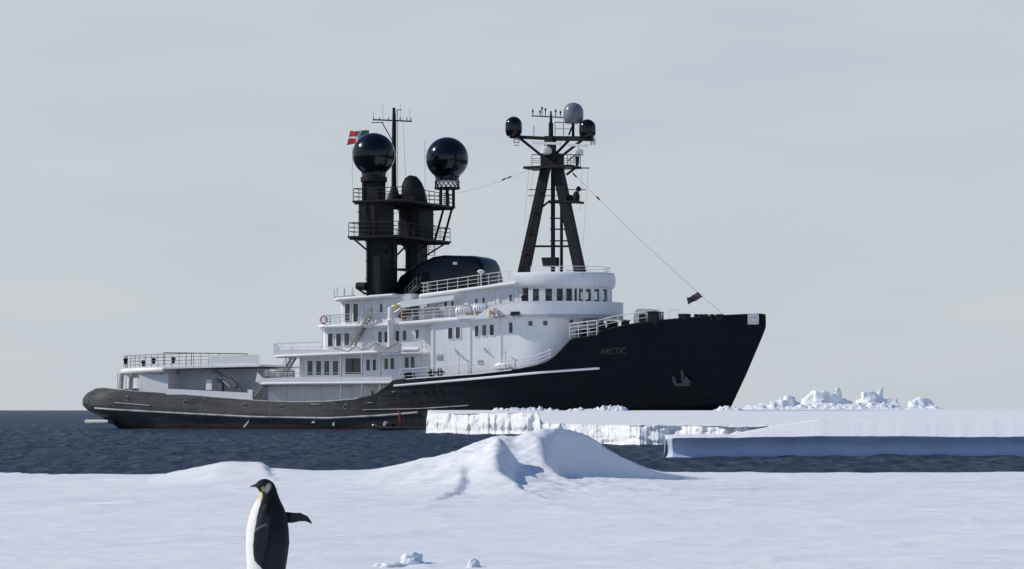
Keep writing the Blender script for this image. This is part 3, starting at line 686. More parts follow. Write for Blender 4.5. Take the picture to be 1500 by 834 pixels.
# ---- hull lines
import bisect
def interp1(x, xs_, ys_):
    if x <= xs_[0]: return ys_[0]
    if x >= xs_[-1]: return ys_[-1]
    i = bisect.bisect_right(xs_, x); x0, x1 = xs_[i - 1], xs_[i]
    return ys_[i - 1] + (ys_[i] - ys_[i - 1]) * (x - x0) / max(1e-9, x1 - x0)
def b_deck(X):
    if X < 9: return 6.75 * max(0.0, 1 - ((9 - X) / 9.0) ** 2.5) ** (1 / 2.2)
    if X < 56: return 6.75 + 0.35 * smooth01((X - 9) / 30)
    t = (X - 56) / (LOA - 56); return 7.1 * max(0.0, 1 - t ** 2.5) ** 0.78
def b_wl(u):
    if u < 0.16: return 6.3 * max(0.0, 1 - ((0.16 - u) / 0.16) ** 2.2) ** 0.6
    if u < 0.52: return 6.3 + 0.5 * smooth01((u - .16) / .2)
    t = (u - 0.52) / 0.48; return 6.8 * max(0.0, 1 - t ** 1.9)
def x_stern(z): return interp1(z, [-1.5, 0, 1.2, 2.3, 2.9, 3.5, 4.0, 4.4, 4.7, 5.0], [7.8, 5.4, 3.8, 1.9, 1.2, 1.1, 1.3, 1.75, 2.4, 3.2])
def x_bow(z): return interp1(z, [-1.5, 0, 2, 6, 10.2, 11.2, 12.4, 13], [81.0, 82.2, 83.2, 85.2, 87.1, 87.5, 87.5, 87.4])
TUMBLE = lambda X: 0.55 * (1 - smooth01((X - 30) / 16)) 
def b_top(X): return max(0.05, b_deck(X) - TUMBLE(X))
TOPPX = [(124, 570), (138, 569), (150, 568.5), (172, 570.5), (190, 573), (250, 577), (330, 583.5), (380, 587.5), (430, 589.5), (480, 588.5), (520, 585), (545, 580), (558, 574), (567, 566), (574, 559), (580, 557),
         (640, 552.5), (700, 548), (760, 541), (785, 536), (800, 531), (812, 523), (822, 513), (831, 503), (838, 496.5), (856, 494), (876, 491), (880, 485), (920, 476), (960, 470.5), (1000, 466.5), (1060, 462.5), (1110, 460.3), (1122, 461)]
_tx, _tz = [], []
for p, q in TOPPX:
    X = 44.0
    for _ in range(30): X = 0.5 * X + 0.5 * S(p, q, -b_top(min(LOA, max(0, X))))[0]
    _tx.append(X); _tz.append(S(p, q, -b_top(min(LOA, max(0, X))))[1])
_o = sorted(zip(_tx, _tz)); _tx = [a for a, b in _o]; _tz = [b for a, b in _o]
def z_top(X): return interp1(X, _tx, _tz)
KNPX = [(135, 598), (155, 599), (250, 604.5), (370, 610.5), (480, 612.5), (560, 608.5), (610, 604)]
_kx, _kz = zip(*[S(p, q, -6.9) for p, q in KNPX])
def z_kn(X): return interp1(X, _kx, _kz)
_topc = {}
def top_of(u):
    if u in _topc: return _topc[u]
    Xt = LOA * u
    for _ in range(4):
        zt = z_top(Xt); xs, xb = x_stern(zt), x_bow(zt); Xt = xs + (xb - xs) * u
    _topc[u] = (Xt, zt)
    return Xt, zt
def hull_pt(u, w):
    Xt, zt = top_of(u)
    z = -1.5 + (zt + 1.5) * w
    xs, xb = x_stern(z), x_bow(z)
    X = xs + (xb - xs) * u
    bd, bw = b_deck(LOA * u), b_wl(u)
    t = max(0.0, min(1.0, z / max(zt, 0.1)))
    zk = z_kn(X)
    if z <= zk: ba = bw + (bd + 0.12 - bw) * smooth01(max(0, z) / max(zk, .1))
    else: ba = bd + 0.12 - (TUMBLE(Xt) + 0.12) * ((z - zk) / max(0.3, zt - zk)) ** 1.2
    bf = bw + (bd - bw) * (0.25 * t + 0.75 * t ** 1.9)
    k = smooth01((u - 0.42) / 0.16)
    return X, max(0.0, ba * (1 - k) + bf * k), z
NU, NW = 300, 30
us = np.concatenate([np.linspace(0, 0.04, 24)[:-1], np.linspace(0.04, 0.97, NU - 46), np.linspace(0.97, 1, 25)[1:]])
us = us[:]
def build_hull():
    m = MB(); n = len(us); ws = [j / NW for j in range(NW + 1)]
    vs = []
    for side in (-1, 1):
        for w in ws:
            for u in us:
                X, b, z = hull_pt(u, w); vs.append((X, side * b, z))
    fs = []; N = n * (NW + 1)
    for sd in (0, 1):
        o = sd * N
        for j in range(NW):
            for i in range(n - 1):
                q = (o + j * n + i, o + j * n + i + 1, o + (j + 1) * n + i + 1, o + (j + 1) * n + i)
                fs.append(q if sd == 0 else q[::-1])
    for i in range(n - 1): fs.append((i, N + i, N + i + 1, i + 1))       # bottom
    m.add(vs, fs)
    o = m.build('hull', 'hull', ship, smooth=32)
    bm = bmesh.new(); bm.from_mesh(o.data); bmesh.ops.remove_doubles(bm, verts=bm.verts, dist=0.01); bmesh.ops.recalc_face_normals(bm, faces=bm.faces); bm.to_mesh(o.data); bm.free()
    o['label'] = 'black hull, scuffed grey along the low aft bulwark'
    return o
hull = build_hull()
def hull_b(X, z):
    "half breadth of the hull at ship X and height z"
    lo, hi = 0.0, 1.0
    for _ in range(26):
        u = (lo + hi) / 2; zt = top_of(u)[1]; w = min(1, (z + 1.5) / (zt + 1.5)); x_, b_, z_ = hull_pt(u, w)
        if x_ < X: lo = u
        else: hi = u
    return b_
def on_hull(px, py, off=0.0):
    y = -6.8
    for _ in range(30):
        X, z = S(px, py, y); y = 0.5 * y + 0.5 * (-hull_b(X, z) - off)
    X, z = S(px, py, y)
    return Vector((X, y, z))
# deck sheets inside the bulwarks
m = MB(); pts = []
for X in np.linspace(1.2, 86.6, 140):
    b = max(0.05, min(b_top(X), hull_b(X, z_top(X) - 0.9)) - 0.12); pts.append((X, b, z_top(X) - 0.9))
for (X0, b0, z0), (X1, b1, z1) in zip(pts[:-1], pts[1:]):
    m.add([(X0, -b0, z0), (X1, -b1, z1), (X1, b1, z1), (X0, b0, z0)], [(0, 1, 2, 3)])
m.build('deck', 'deck', ship)
# bulwark cap rail
def cap(x0, x1, n, r, mat):
    for sd in (-1, 1):
        m = MB(); pts = []
        for X in np.linspace(x0, x1, n):
            lo, hi = 0.0, 1.0
            for _ in range(24):
                u = (lo + hi) / 2
                if hull_pt(u, 1)[0] < X: lo = u
                else: hi = u
            x_, b_, z_ = hull_pt(lo, 1); pts.append((x_, sd * max(0, b_ - 0.03), z_ + 0.02))
        m.tube(pts, r, 6); m.build('cap_rail', mat, hull)
cap(3.6, 41.5, 90, 0.075, 'strake'); cap(41.5, 47.5, 30, 0.05, 'raild'); cap(47.5, 60.5, 40, 0.06, 'railw'); cap(60.5, 87.2, 120, 0.06, 'raild')
# rubbing strakes: low one aft, high one amidships
def strake(pxs, r, mat, name='rubbing_strake', off=0.05, n=40):
    P = np.array(pxs, float); tt = np.linspace(0, 1, len(P)); q = np.linspace(0, 1, n)
    pts = [on_hull(np.interp(t, tt, P[:, 0]), np.interp(t, tt, P[:, 1]), off) for t in q]
    for sd in (-1, 1):
        m = MB(); m.tube([(p.x, p.y * -sd, p.z) for p in pts], r, 8); o = m.build(name, mat, hull, smooth=60)
strake([(139, 598.3), (160, 600), (250, 605), (370, 611), (480, 613), (560, 609), (612, 604.5)], 0.13, 'strake', n=60)
strake([(168, 590), (190, 592), (220, 594.5)], 0.07, 'strake', n=10)
strake([(577, 565.5), (700, 554.5), (800, 545), (878, 539.5)], 0.13, 'white_clean')
strake([(532, 600.5), (610, 599), (650, 596.5), (686, 594)], 0.05, 'strake', n=20)
strake([(455, 592.5), (470, 592.3)], 0.05, 'strake', n=4)
strake([(538, 590.6), (546, 590.2)], 0.06, 'strake', n=4)
strake([(574, 574.5), (579, 574.3)], 0.06, 'strake', n=4)
# mooring ports and side scuttles
def port(px, py, w, h, name='mooring_port'):
    c = on_hull(px, py, 0.0); m = MB()
    n = 14
    ring = lambda k, dy: [(c.x + math.cos(2 * math.pi * i / n) * w * k, c.y + dy, c.z + math.sin(2 * math.pi * i / n) * h * k) for i in range(n)]
    a, b, d = ring(1.25, -0.02), ring(1.15, -0.09), ring(0.9, -0.09); e = ring(0.88, -0.02)
    m.add(a + b + d + e, [(r * n + i, r * n + (i + 1) % n, (r + 1) * n + (i + 1) % n, (r + 1) * n + i) for r in range(3) for i in range(n)], 0)
    m.add(e, [tuple(range(n))], 1)
    m.build(name, ['strake' if name == 'mooring_port' else 'tower', 'rubber'], hull)
for p, q in ((186, 584), (271, 589.5), (358.5, 594.5), (413, 596.5), (506, 596)): port(p, q, 0.17, 0.26)
for p, q in ((160, 577), (130, 588)): port(p, q, 0.12, 0.12)
for p, q in ((606, 575.5), (623, 574.5), (634.5, 574), (645, 572.5), (686, 568), (694, 567), (736, 565), (765, 563), (835, 554), (852, 553)): port(p, q, 0.11, 0.2, 'side_scuttle')
# bow chock: pale square frame near the stem
c = on_hull(1103, 467.5, 0.0)
d1 = (on_hull(1107, 467.5) - on_hull(1099, 467.5)).normalized(); nrm = Vector((d1.y, -d1.x, 0)).normalized()
m = MB()
for (a, b, w, h) in ((-0.52, 0, .16, 1.15), (0.52, 0, .16, 1.15), (0, .5, 1.2, .16), (0, -.5, 1.2, .16), (0, 0.0, 1.0, .14)):
    p = c + d1 * a + Vector((0, 0, b)) + nrm * 0.06
    A = d1 * w / 2; B = Vector((0, 0, h / 2)); N_ = nrm * 0.10
    m.hexa([p - A - B - N_, p + A - B - N_, p + A + B - N_, p - A + B - N_], [p - A - B + N_, p + A - B + N_, p + A + B + N_, p - A + B + N_])
p = c + nrm * 0.02; A = d1 * .5; B = Vector((0, 0, .5))
m.add([p - A - B, p + A - B, p + A + B, p - A + B], [(0, 1, 2, 3)], 0)
m.build('bow_chock', 'chock', hull)
# anchor in its pocket
c = on_hull(1000, 556, 0.12)
m = MB()
m.beam(c + Vector((0, -0.1, 1.0)), c + Vector((0.1, -0.05, -0.5)), 0.28, 0.3)
m.plate([(c.x - 1.2, c.z + .7), (c.x - .75, c.z + .1), (c.x - .5, c.z - .75), (c.x - 1.05, c.z - .3)], c.y - .3, c.y - .05)
m.plate([(c.x + .35, c.z + .45), (c.x + 1.2, c.z - .35), (c.x + .25, c.z - .6)], c.y - .35, c.y - .05)
m.beam(c + Vector((-.9, -.1, -.55)), c + Vector((.9, -.1, -.6)), 0.35, 0.3)
m.build('anchor', 'lettering', hull)
for p, q in ((372, 1), (374, 0)): pass
# ship's name on the bow, faint raised letters
cu = bpy.data.curves.new('name_lettering', 'FONT'); cu.body = 'ARCTIC'; cu.size = 1.0; cu.extrude = 0; cu.resolution_u = 3
to = bpy.data.objects.new('name_tmp', cu); COL.objects.link(to)
dg = bpy.context.evaluated_depsgraph_get(); tm = bpy.data.meshes.new_from_object(to.evaluated_get(dg)); bpy.data.objects.remove(to); bpy.data.curves.remove(cu)
bmt = bmesh.new(); bmt.from_mesh(tm); bmesh.ops.triangulate(bmt, faces=bmt.faces); bmt.to_mesh(tm); bmt.free()
xsr = [v.co.x for v in tm.vertices]; x0_, x1_ = min(xsr), max(xsr)
for v in tm.vertices:
    p = on_hull(880 + 37 * (v.co.x - x0_) / (x1_ - x0_), 519.5 - 9.5 * v.co.y / 0.72 - 1.0 * (v.co.x - x0_) / (x1_ - x0_), 0.035); v.co = p
tm.materials.append(M['lettering']); tm.name = 'name_lettering'
lo = bpy.data.objects.new('name_lettering', tm); COL.objects.link(lo); lo.parent = hull
# stern platform
m = MB(); a = S3(131, 613.5, -3.5)
m.bull([(2.6, -3.9), (4.6, -5.2), (7.0, -5.6), (7.0, 5.6), (4.6, 5.2), (2.6, 3.9)], 0.62, 1.12, 0.18); m.build('stern_platform', 'grey', ship, smooth=40)
# water running from discharge ports
for pp in ([(365, 614), (364, 618), (361, 622), (358, 626)], [(491, 617), (489, 620), (489, 624)], [(457, 619.5), (461, 618.5)]):
    m = MB(); m.tube([on_hull(p, q, 0.15 + 0.12 * i) for i, (p, q) in enumerate(pp)], 0.06, 6, r1=0.13); m.build('discharge_water', 'foam', hull, smooth=60)

# ---- generic ship fittings
def rail(path, h=1.05, n=3, step=1.4, r=0.03, mat='rail', parent=None, name='railing', rp=None):
    "stanchions and rails along a path of (x, y, z) deck points"
    m = MB(); P = [Vector(p) for p in path]
    L = [0]
    for a, b in zip(P[:-1], P[1:]): L.append(L[-1] + (b - a).length)
    def at(s):
        for i in range(len(P) - 1):
            if s <= L[i + 1] + 1e-6: return P[i].lerp(P[i + 1], (s - L[i]) / max(1e-6, L[i + 1] - L[i]))
        return P[-1]
    k = max(1, round(L[-1] / step))
    for i in range(k + 1):
        q = at(L[-1] * i / k); m.tube([q, q + Vector((0, 0, h))], rp or r, 5)
    for j in range(n):
        hh = h * (j + 1) / n
        m.tube([p + Vector((0, 0, hh)) for p in P], r * (1.25 if j == n - 1 else 0.8), 5)
    return m.build(name, mat, parent or ship)
def window(px0, px1, py0, py1, y, parent, name='window', mats=('white_clean', 'glass'), fr=0.07):
    (xa, zb), (xb, zt) = S(px0, py1, y), S(px1, py0, y)
    return window_at((xa + xb) / 2, y, (zb + zt) / 2, xb - xa, zt - zb, 0.0, parent, name, mats, fr)
def window_at(x, y, z, w, h, ang, parent, name='window', mats=('white_clean', 'glass'), fr=0.07):
    m = MB(); o_, i_ = (w / 2, h / 2), (w / 2 - fr, h / 2 - fr)
    rect = lambda a, b, y_: [(-a, y_, -b), (a, y_, -b), (a, y_, b), (-a, y_, b)]
    A, B, C_, D_ = rect(o_[0], o_[1], -0.005), rect(o_[0], o_[1], -0.07), rect(i_[0], i_[1], -0.07), rect(i_[0], i_[1], -0.015)
    m.add(A + B + C_ + D_, [(r * 4 + i, r * 4 + (i + 1) % 4, (r + 1) * 4 + (i + 1) % 4, (r + 1) * 4 + i) for r in range(3) for i in range(4)], 0)
    m.add(D_, [(0, 1, 2, 3)], 1)
    ca, sa = math.cos(ang), math.sin(ang)
    m.v = [(x + p[0] * ca - p[1] * sa, y + p[0] * sa + p[1] * ca, z + p[2]) for p in m.v]
    return m.build(name, list(mats), parent)
def ell(Xc, a, w, xa, n=28):
    "U-shaped outline counter-clockwise: starboard side from xa forward, round the bow, back along port"
    pts = [(xa, -w)] if xa < Xc - 0.01 else []
    for i in range(n + 1):
        t = -math.pi / 2 + math.pi * i / n
        pts.append((Xc + a * math.cos(t), w * math.sin(t)))
    if xa < Xc - 0.01: pts.append((xa, w))
    return pts
def rect_round(x0, x1, w, ra=1.0, rf=0.3, n=5):
    pts = []
    for cx, cy, r, a0 in ((x0 + ra, -w + ra, ra, 180), (x1 - rf, -w + rf, rf, 270), (x1 - rf, w - rf, rf, 0), (x0 + ra, w - ra, ra, 90)):
        for i in range(n + 1):
            a = RAD(a0 + 90 * i / n); pts.append((cx + r * math.cos(a), cy + r * math.sin(a)))
    return pts
def ell_at(Xc, a, w, px, z):
    lo, hi = 0.0, RAD(150)
    best = None
    t_prev = None
    for i in range(400):
        t = RAD(150) * i / 399
        X, Y = Xc + a * math.sin(t), -w * math.cos(t)
        p = to_px(X, Y, z)[0]
        if best is None or abs(p - px) < best[0]: best = (abs(p - px), t, X, Y)
        if t_prev is not None and p < t_prev: break
        t_prev = p
    _, t, X, Y = best
    nx, ny = w * math.sin(t), -a * math.cos(t)
    return X, Y, math.atan2(nx, -ny)
def stairs(p, q, w, steps, name='stairs', mat='stair', rails=True, parent=None):
    "p lower, q upper (x, y, z), width in y"
    m = MB(); p, q = Vector(p), Vector(q)
    for s_ in (-1, 1):
        o_ = Vector((0, s_ * w / 2, 0)); m.beam(p + o_, q + o_, 0.06, 0.22)
        if rails:
            up = Vector((0, 0, 0.95)); m.tube([p + o_ + up, q + o_ + up], 0.035, 5); m.tube([p + o_ + up * .5, q + o_ + up * .5], 0.025, 5)
            for i in range(4):
                c_ = p.lerp(q, i / 3) + o_; m.tube([c_, c_ + up], 0.028, 5)
    for i in range(steps):
        c_ = p.lerp(q, (i + 0.5) / steps); m.box(c_.x - .16, c_.x + .16, c_.y - w / 2, c_.y + w / 2, c_.z - .03, c_.z + .03)
    return m.build(name, mat, parent or ship)

# ---- aft deck shelter with the open upper deck on it
zH = lin(S(238, 539, -6.0), S(378, 535.5, -6.0)); x_ha = S(165, 537, -3)[0]; x_hf = S(380, 535, -6.2)[0]
x_hm = S(238, 540, -6.2)[0]
pts = []
for i in range(15):
    t = RAD(180 + 90 * i / 14); pts.append((x_hm + (x_hm - x_ha) * math.cos(t), 6.2 * math.sin(t)))
aft = [p for p in pts]
outline = aft + [(x, -y) for x, y in aft[::-1][:-1]]
# outline order: from aft centre round starboard to x_hm, then port side back
starb = aft; port_ = [(x, -y) for x, y in aft[::-1]]
poly = starb + port_[:-1]
m = MB(); m.bull(poly, lambda x: zH(x) - 0.62, lambda x: zH(x) + 0.12, 0.34); o_ad = m.build('upper_aft_deck', 'white_clean', ship, smooth=35)
m = MB(); m.prism([(x_hm, -6.1), (x_hf, -6.1), (x_hf, 6.1), (x_hm, 6.1)], lambda x: zH(x) - 0.12, lambda x: zH(x) + 0.1); m.build('upper_aft_deck', 'white', ship)
# soffit that slopes in below the rim
m = MB(); m.prism([(x_ha + 1.4, -1), (x_ha + 2.4, -3.6), (x_hm, -5.3), (x_hm, 5.3), (x_ha + 2.4, 3.6), (x_ha + 1.4, 1)], lambda x: zH(x) - 1.0, lambda x: zH(x) - 0.5); m.build('soffit', 'white', ship)
z_md = 2.6
x_w0 = S(204, 560, -5.3)[0]
m = MB(); m.box(x_w0, x_hm + 0.2, -5.3, 5.3, 2.3, zH(x_hm) - 0.7)
o_sh = m.build('aft_shelter', 'white', ship)
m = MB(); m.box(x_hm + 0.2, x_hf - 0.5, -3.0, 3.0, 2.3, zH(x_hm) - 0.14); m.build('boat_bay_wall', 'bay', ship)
for p in (176, 190): # raking pillars under the rim
    a, b = S3(p + 1, 576, -4.6), S3(p + 2.5, 547, -4.6)
    for sd in (1, -1):
        m = MB(); m.beam((a[0], a[1] * sd, a[2]), (b[0], b[1] * sd, b[2]), 0.35, 0.42); m.build('pillar', 'grey', ship)
for p in (172.5, 184.5, 202): m = MB(); m.tube([S3(p, 577, -5.0), S3(p, 546, -5.0)], 0.05, 6); m.build('stanchion', 'rail', ship)
m = MB(); (xa, za), (xb, zb) = S(243, 585, -6.25), S(363, 588, -6.25); (_, zc), (_, zd) = S(243, 569.5, -6.25), S(363, 575.5, -6.25)
m.plate([(xa, za), (xb, zb), (xb, zd), (xa, zc)], -6.28, -6.16); m.build('side_screen', 'white', ship)
m = MB(); (xa, za), (xb, zb) = S(364, 588, -6.1), S(371, 571, -6.1); m.box(xa, xb, -6.3, -5.5, za, zb); m.build('side_locker', 'white', ship)
m = MB(); (xa, za), (xb, zb) = S(303.5, 571.5, -4.9), S(312, 556.5, -4.9); m.box(xa, xb, -5.2, -4.6, za, zb); m.build('white_locker', 'white_clean', ship)
# folded deck crane in the recess
m = MB()
m.beam(S3(309, 538, -5.4), S3(317, 544, -5.4), 0.4, 0.5); m.beam(S3(316, 543, -5.4), S3(338, 560, -5.4), 0.3, 0.35)
m.beam(S3(336, 557, -5.4), S3(347, 566, -5.4), 0.4, 0.6); m.beam(S3(346, 566, -5.4), S3(354, 575, -5.4), 0.25, 0.4)
m.beam(S3(315, 556.5, -5.2), S3(332, 557, -5.2), 0.2, 0.2); m.box(S(320, 560, -5)[0], S(326, 560, -5)[0], -5.2, -4.6, 2.4, S(320, 557, -5)[1]); m.build('deck_crane', 'crane', ship)
m = MB(); m.tube([S3(326.5, 558, -5.7), S3(337, 567, -5.7)], 0.06, 6); m.build('crane_hook_pole', 'railw', ship)
# panel bulwark on the upper aft deck
m = MB(); m.plate([S(307, 534.5, -5.9), S(377, 538, -5.9), S(377, 521, -5.9), S(304, 521, -5.9)], -5.95, -5.83); m.build('side_screen', 'white', ship)
pr = [(x, y, zH(x) + .1) for x, y in starb[1:]]
pr = [(x_hm + (p[0] - x_hm) * 0.95, p[1] * 0.95, p[2]) for p in pr]
tail = [(x_hm + 4, -5.9, zH(x_hm + 4) + .1), (S(305, 535, -5.9)[0], -5.9, zH(20) + .1)]
rail(pr[::3] + [pr[-1]] + tail, 1.5, 4, 1.0, 0.035, 'stair')
rail([(p[0], -p[1], p[2]) for p in (pr[::3] + [pr[-1]] + tail)], 1.5, 3, 1.6, 0.03, 'rail')
rail([S3(240, 535, -5.9), S3(362, 537, -5.9)], 1.45, 1, 4, 0.04, 'raild')
m = MB()
for p, q in ((184, 529), (225, 529), (210, 532), (254, 528)): 
    x, y, z = S3(p, q + 5, -4.5); m = MB(); m.lathe([(0.14, 0), (0.22, .35), (0.30, .6), (0.16, .75)], (x, y, z), 8); m.build('deck_fitting', 'rubber', ship)

# ---- deck B (main promenade) and its houses
XB0, XB1 = S(373, 561, -6.6)[0], S(577, 560, -6.6)[0]
zB = lin(S(373, 561, -6.6), S(577, 559.5, -6.6))
m = MB(); m.bull(rect_round(XB0, XB1, 6.6, 1.2, .3), lambda x: zB(x) - 0.28, lambda x: zB(x) + 0.10, 0.19); m.build('promenade_deck', 'white_clean', ship, smooth=35)
m = MB(); m.box(S(393, 570, -4.9)[0], S(580, 570, -4.9)[0], -4.9, 4.9, 2.3, zB(36) - 0.3); o_hA = m.build('lower_deckhouse', 'white', ship)
window(543, 549, 571.5, 583, -4.9, o_hA)
# low bulwark of deck B
m = MB(); m.plate([S(374, 560, -6.5), S(433, 560, -6.5), S(575, 559, -6.5), S(575, 552.5, -6.5), S(433, 553, -6.5), S(386, 554.5, -6.5), S(377, 545.5, -6.5)], -6.53, -6.43); m.build('bulwark', 'white', ship)
rail([S3(386, 554, -6.45), S3(575, 553, -6.45)], 0.55, 1, 1.6, 0.025, 'rail')
rail([S3(384, 555, -6.3), S3(430, 553.5, -6.3)], 0.75, 3, 0.8, 0.04, 'wood', name='wooden_railing')
m = MB(); m.box(S(390, 550, -5)[0], S(406, 550, -5)[0], -5.4, -4.2, S(390, 552, -5)[1], S(390, 542, -5)[1]); m.build('deck_locker', 'white_clean', ship)
stairs(S3(372, 587, -5.6), S3(389, 563, -5.6), 1.2, 8)
stairs(S3(418, 545, -5.2), S3(431, 523, -5.2), 1.0, 8)
# house B
xh0, xh1 = S(434, 550, -5.0)[0], S(622, 540, -5.0)[0]
m = MB(); m.prism(rect_round(xh0, xh1 + 2, 5.0, 1.0, .2), lambda x: zB(x), lambda x: zB(x) + 3.35); o_hB = m.build('promenade_deckhouse', 'white', ship, smooth=30)
for a, b in ((450, 459), (462.5, 471.5), (474.5, 483.5), (487, 496.5)): window(a, b, 528, 550.5, -5.0, o_hB)
window(505.5, 529.5, 524, 549, -5.0, o_hB, 'shaded_panel')  # dark pane imitates the blue shade on this wall panel
for a, b, c_, d_ in ((536, 543, 526, 544), (545.5, 552, 526, 543.5), (562.5, 569.5, 524.5, 542), (571.5, 578.5, 524, 542), (592.5, 600, 523, 540), (601, 608.5, 522, 540)): window(a, b, c_, d_, -5.0, o_hB)
m = MB(); m.box(S(432, 540, -4)[0] - 1.6, S(432, 540, -4)[0] + .2, 0.5, 4.8, zB(30), zB(30) + 3); m.build('stair_enclosure', 'white', ship)
# ---- deck C
XC0, XC1 = S(399, 521, -6.6)[0], S(618, 516, -6.6)[0]
zC = lin(S(399, 521.5, -6.6), S(553, 515, -6.6)); zC2 = lambda x: zC(min(x, S(553, 515, -6.6)[0]))
m = MB(); m.bull(rect_round(XC0, S(553, 515, -6.6)[0], 6.6, 0.8, .2), lambda x: zC2(x) - 0.24, lambda x: zC2(x) + 0.08, 0.16); m.build('boat_deck', 'white_clean', ship, smooth=35)
m = MB(); m.bull(rect_round(S(553, 515, -6.6)[0], XC1, 6.35, 0.2, .4), lambda x: zC2(x) - 0.36, lambda x: zC2(x) - 0.05, 0.15); m.build('boat_deck', 'white_clean', ship, smooth=35)
m = MB(); m.plate([S(401, 520, -6.4), S(489, 519, -6.4), S(489, 512.5, -6.4), S(469, 512, -6.4), S(408, 512, -6.4), S(406, 504, -6.4), S(401, 504.5, -6.4)], -6.44, -6.32)
m.beam(S3(401, 504, -6.38), S3(468, 501.5, -6.38), 0.16, 0.14); m.build('bulwark', 'white', ship)
m = MB(); m.plate([S(404, 519, 5.9), S(470, 517, 5.9), S(470, 500.5, 5.9), S(404, 503, 5.9)], 5.9, 6.0); m.build('bulwark', 'white', ship)
rail([S3(408, 513, -6.38), S3(489, 512.5, -6.38), S3(512, 511, -6.38)], 0.35, 1, 2, 0.035, 'railw')
# canvas dodgers with dipped tops along deck C
def dodger(pxpts, y, mat='white'):
    m = MB(); m.plate([S(a, b, y) for a, b in pxpts], y - 0.03, y + 0.03)
    tops = [S3(a, b, y - 0.02) for a, b in pxpts[2:]]
    m.tube([(p[0], p[1], p[2]) for p in tops[::-1]], 0.05, 5, 1)
    return m.build('canvas_dodger', [mat, 'stair'], ship)
dodger([(489.5, 519), (520.5, 517), (520.5, 507.5), (509, 515), (498, 511.5), (489.5, 511)], -6.42)
dodger([(521.5, 517), (548, 514.8), (548, 503), (540, 511), (530, 512.5), (521.5, 507)], -6.42)
dodger([(549, 515), (584, 516), (584, 501.5), (566, 511), (556, 504.5), (549, 502.5)], -6.42, 'grey')
m = MB(); m.plate([S(585, 514.5, -6.3), S(617, 513, -6.3), S(617, 500.5, -6.3), S(585, 502, -6.3)], -6.34, -6.24); m.build('bulwark', 'white', ship)
rail([S3(600, 513, -6.25), S3(617, 513, -6.25), (S(620, 513, -6)[0], -5.2, S(617, 513, -6)[1])], 1.25, 3, 1.0, 0.025, 'rail')
m = MB(); m.lathe([(0.24, -1.0), (0.24, 1.0)], S3(602, 512, -6.25), 10, 0, (1, 0, 0)); m.build('rolled_canvas', 'white_clean', ship, smooth=40)
# slim deck posts down to the main deck
for p, t, b in ((499.5, 520, 589), (530.5, 516.5, 588), (557, 517, 578)):
    m = MB(); m.tube([S3(p, b, -6.45), S3(p, t, -6.45)], 0.09, 8); m.build('deck_post', 'rail', ship, smooth=50)
# house C
zc0 = zC2(36)
m = MB(); m.prism(rect_round(S(468, 500, -5.0)[0], S(640, 500, -5.0)[0], 5.0, 1.2, .2), lambda x: zC2(x) - .1, 12.0); o_hC = m.build('boat_deckhouse', 'white', ship, smooth=30)
for a, b, c_, d_ in ((480, 488.5, 488, 510), (492, 500.5, 488, 509.5), (504, 513, 487.5, 509), (553.5, 560.5, 485, 503), (562.5, 569.5, 485, 502.5), (579, 586, 484, 501), (589.5, 596.5, 483.5, 500), (608.5, 614.5, 482, 498.5)): window(a, b, c_, d_, -5.0, o_hC)
stairs(S3(517, 506.5, -5.75), S3(542, 463, -5.75), 0.9, 10)
# ---- deck D
XD0 = S(460, 476, -5.9)[0]
zD = lin(S(460, 476.5, -5.9), S(568, 474, -5.9))
m = MB(); m.bull(rect_round(XD0, S(569, 475, -5.9)[0], 5.9, 1.2, .2), lambda x: zD(x) - 0.42, lambda x: zD(x) + 0.04, 0.22); m.build('bridge_deck_aft', 'white_clean', ship, smooth=35)
rail([(XD0 + 1.2, 4.8, zD(XD0)), (XD0 + .3, 3.5, zD(XD0)), (XD0 + .3, -4.5, zD(XD0)), (XD0 + 1.4, -5.7, zD(XD0 + 1)), S3(514, 474.5, -5.7)], 1.1, 3, 1.35, 0.035, 'rail')
rail([S3(536, 474, -5.7), S3(568, 473.5, -5.7)], 1.15, 3, 1.0, 0.035, 'rail')
# house D and roof E
m = MB(); m.prism(rect_round(S(497, 460, -4.9)[0], S(600, 460, -4.9)[0], 4.9, .6, .2), 12.0, lambda x: zE(x)) if False else None
zE = lin(S(486, 437, -6.1), S(575, 430.5, -6.1))
m = MB(); m.prism(rect_round(S(497, 460, -4.9)[0], S(604, 460, -4.9)[0], 4.9, .5, .2), 12.0, lambda x: zE(x) - 0.05); o_hD = m.build('upper_deckhouse', 'white', ship, smooth=30)
for a, b, c_, d_ in ((505, 513.5, 444.5, 473), (517, 525.5, 444.5, 472.5), (556, 561.5, 445, 460)): window(a, b, c_, d_, -4.9, o_hD)
window_at(S(497, 460, -4.9)[0], -3.4, 13.4, 0.9, 2.2, -math.pi / 2, o_hD)
m = MB(); m.bull(rect_round(S(486, 437, -6.1)[0], S(576, 431, -6.1)[0], 6.1, .8, .3), lambda x: zE(x) - 0.36, lambda x: zE(x) + 0.04, 0.2); m.build('roof_deck', 'white_clean', ship, smooth=35)
xe = S(489, 434, -5.9)[0]
for yy in np.linspace(-5.8, 5.8, 6): m = MB(); m.tube([(xe, yy, zE(xe)), (xe, yy, zE(xe) + 1.05)], 0.04, 5); m.build('stanchion', 'grey', ship)
for p in (494, 505, 516): m = MB(); m.tube([S3(p, 433.5, -5.9), S3(p, 421, -5.9)], 0.04, 5); m.build('stanchion', 'grey', ship)
m = MB(); m.beam((xe, -5.8, zE(xe) + .1), S3(520, 433, -5.9), .12, .12); m.build('roof_coaming', 'grey', ship)

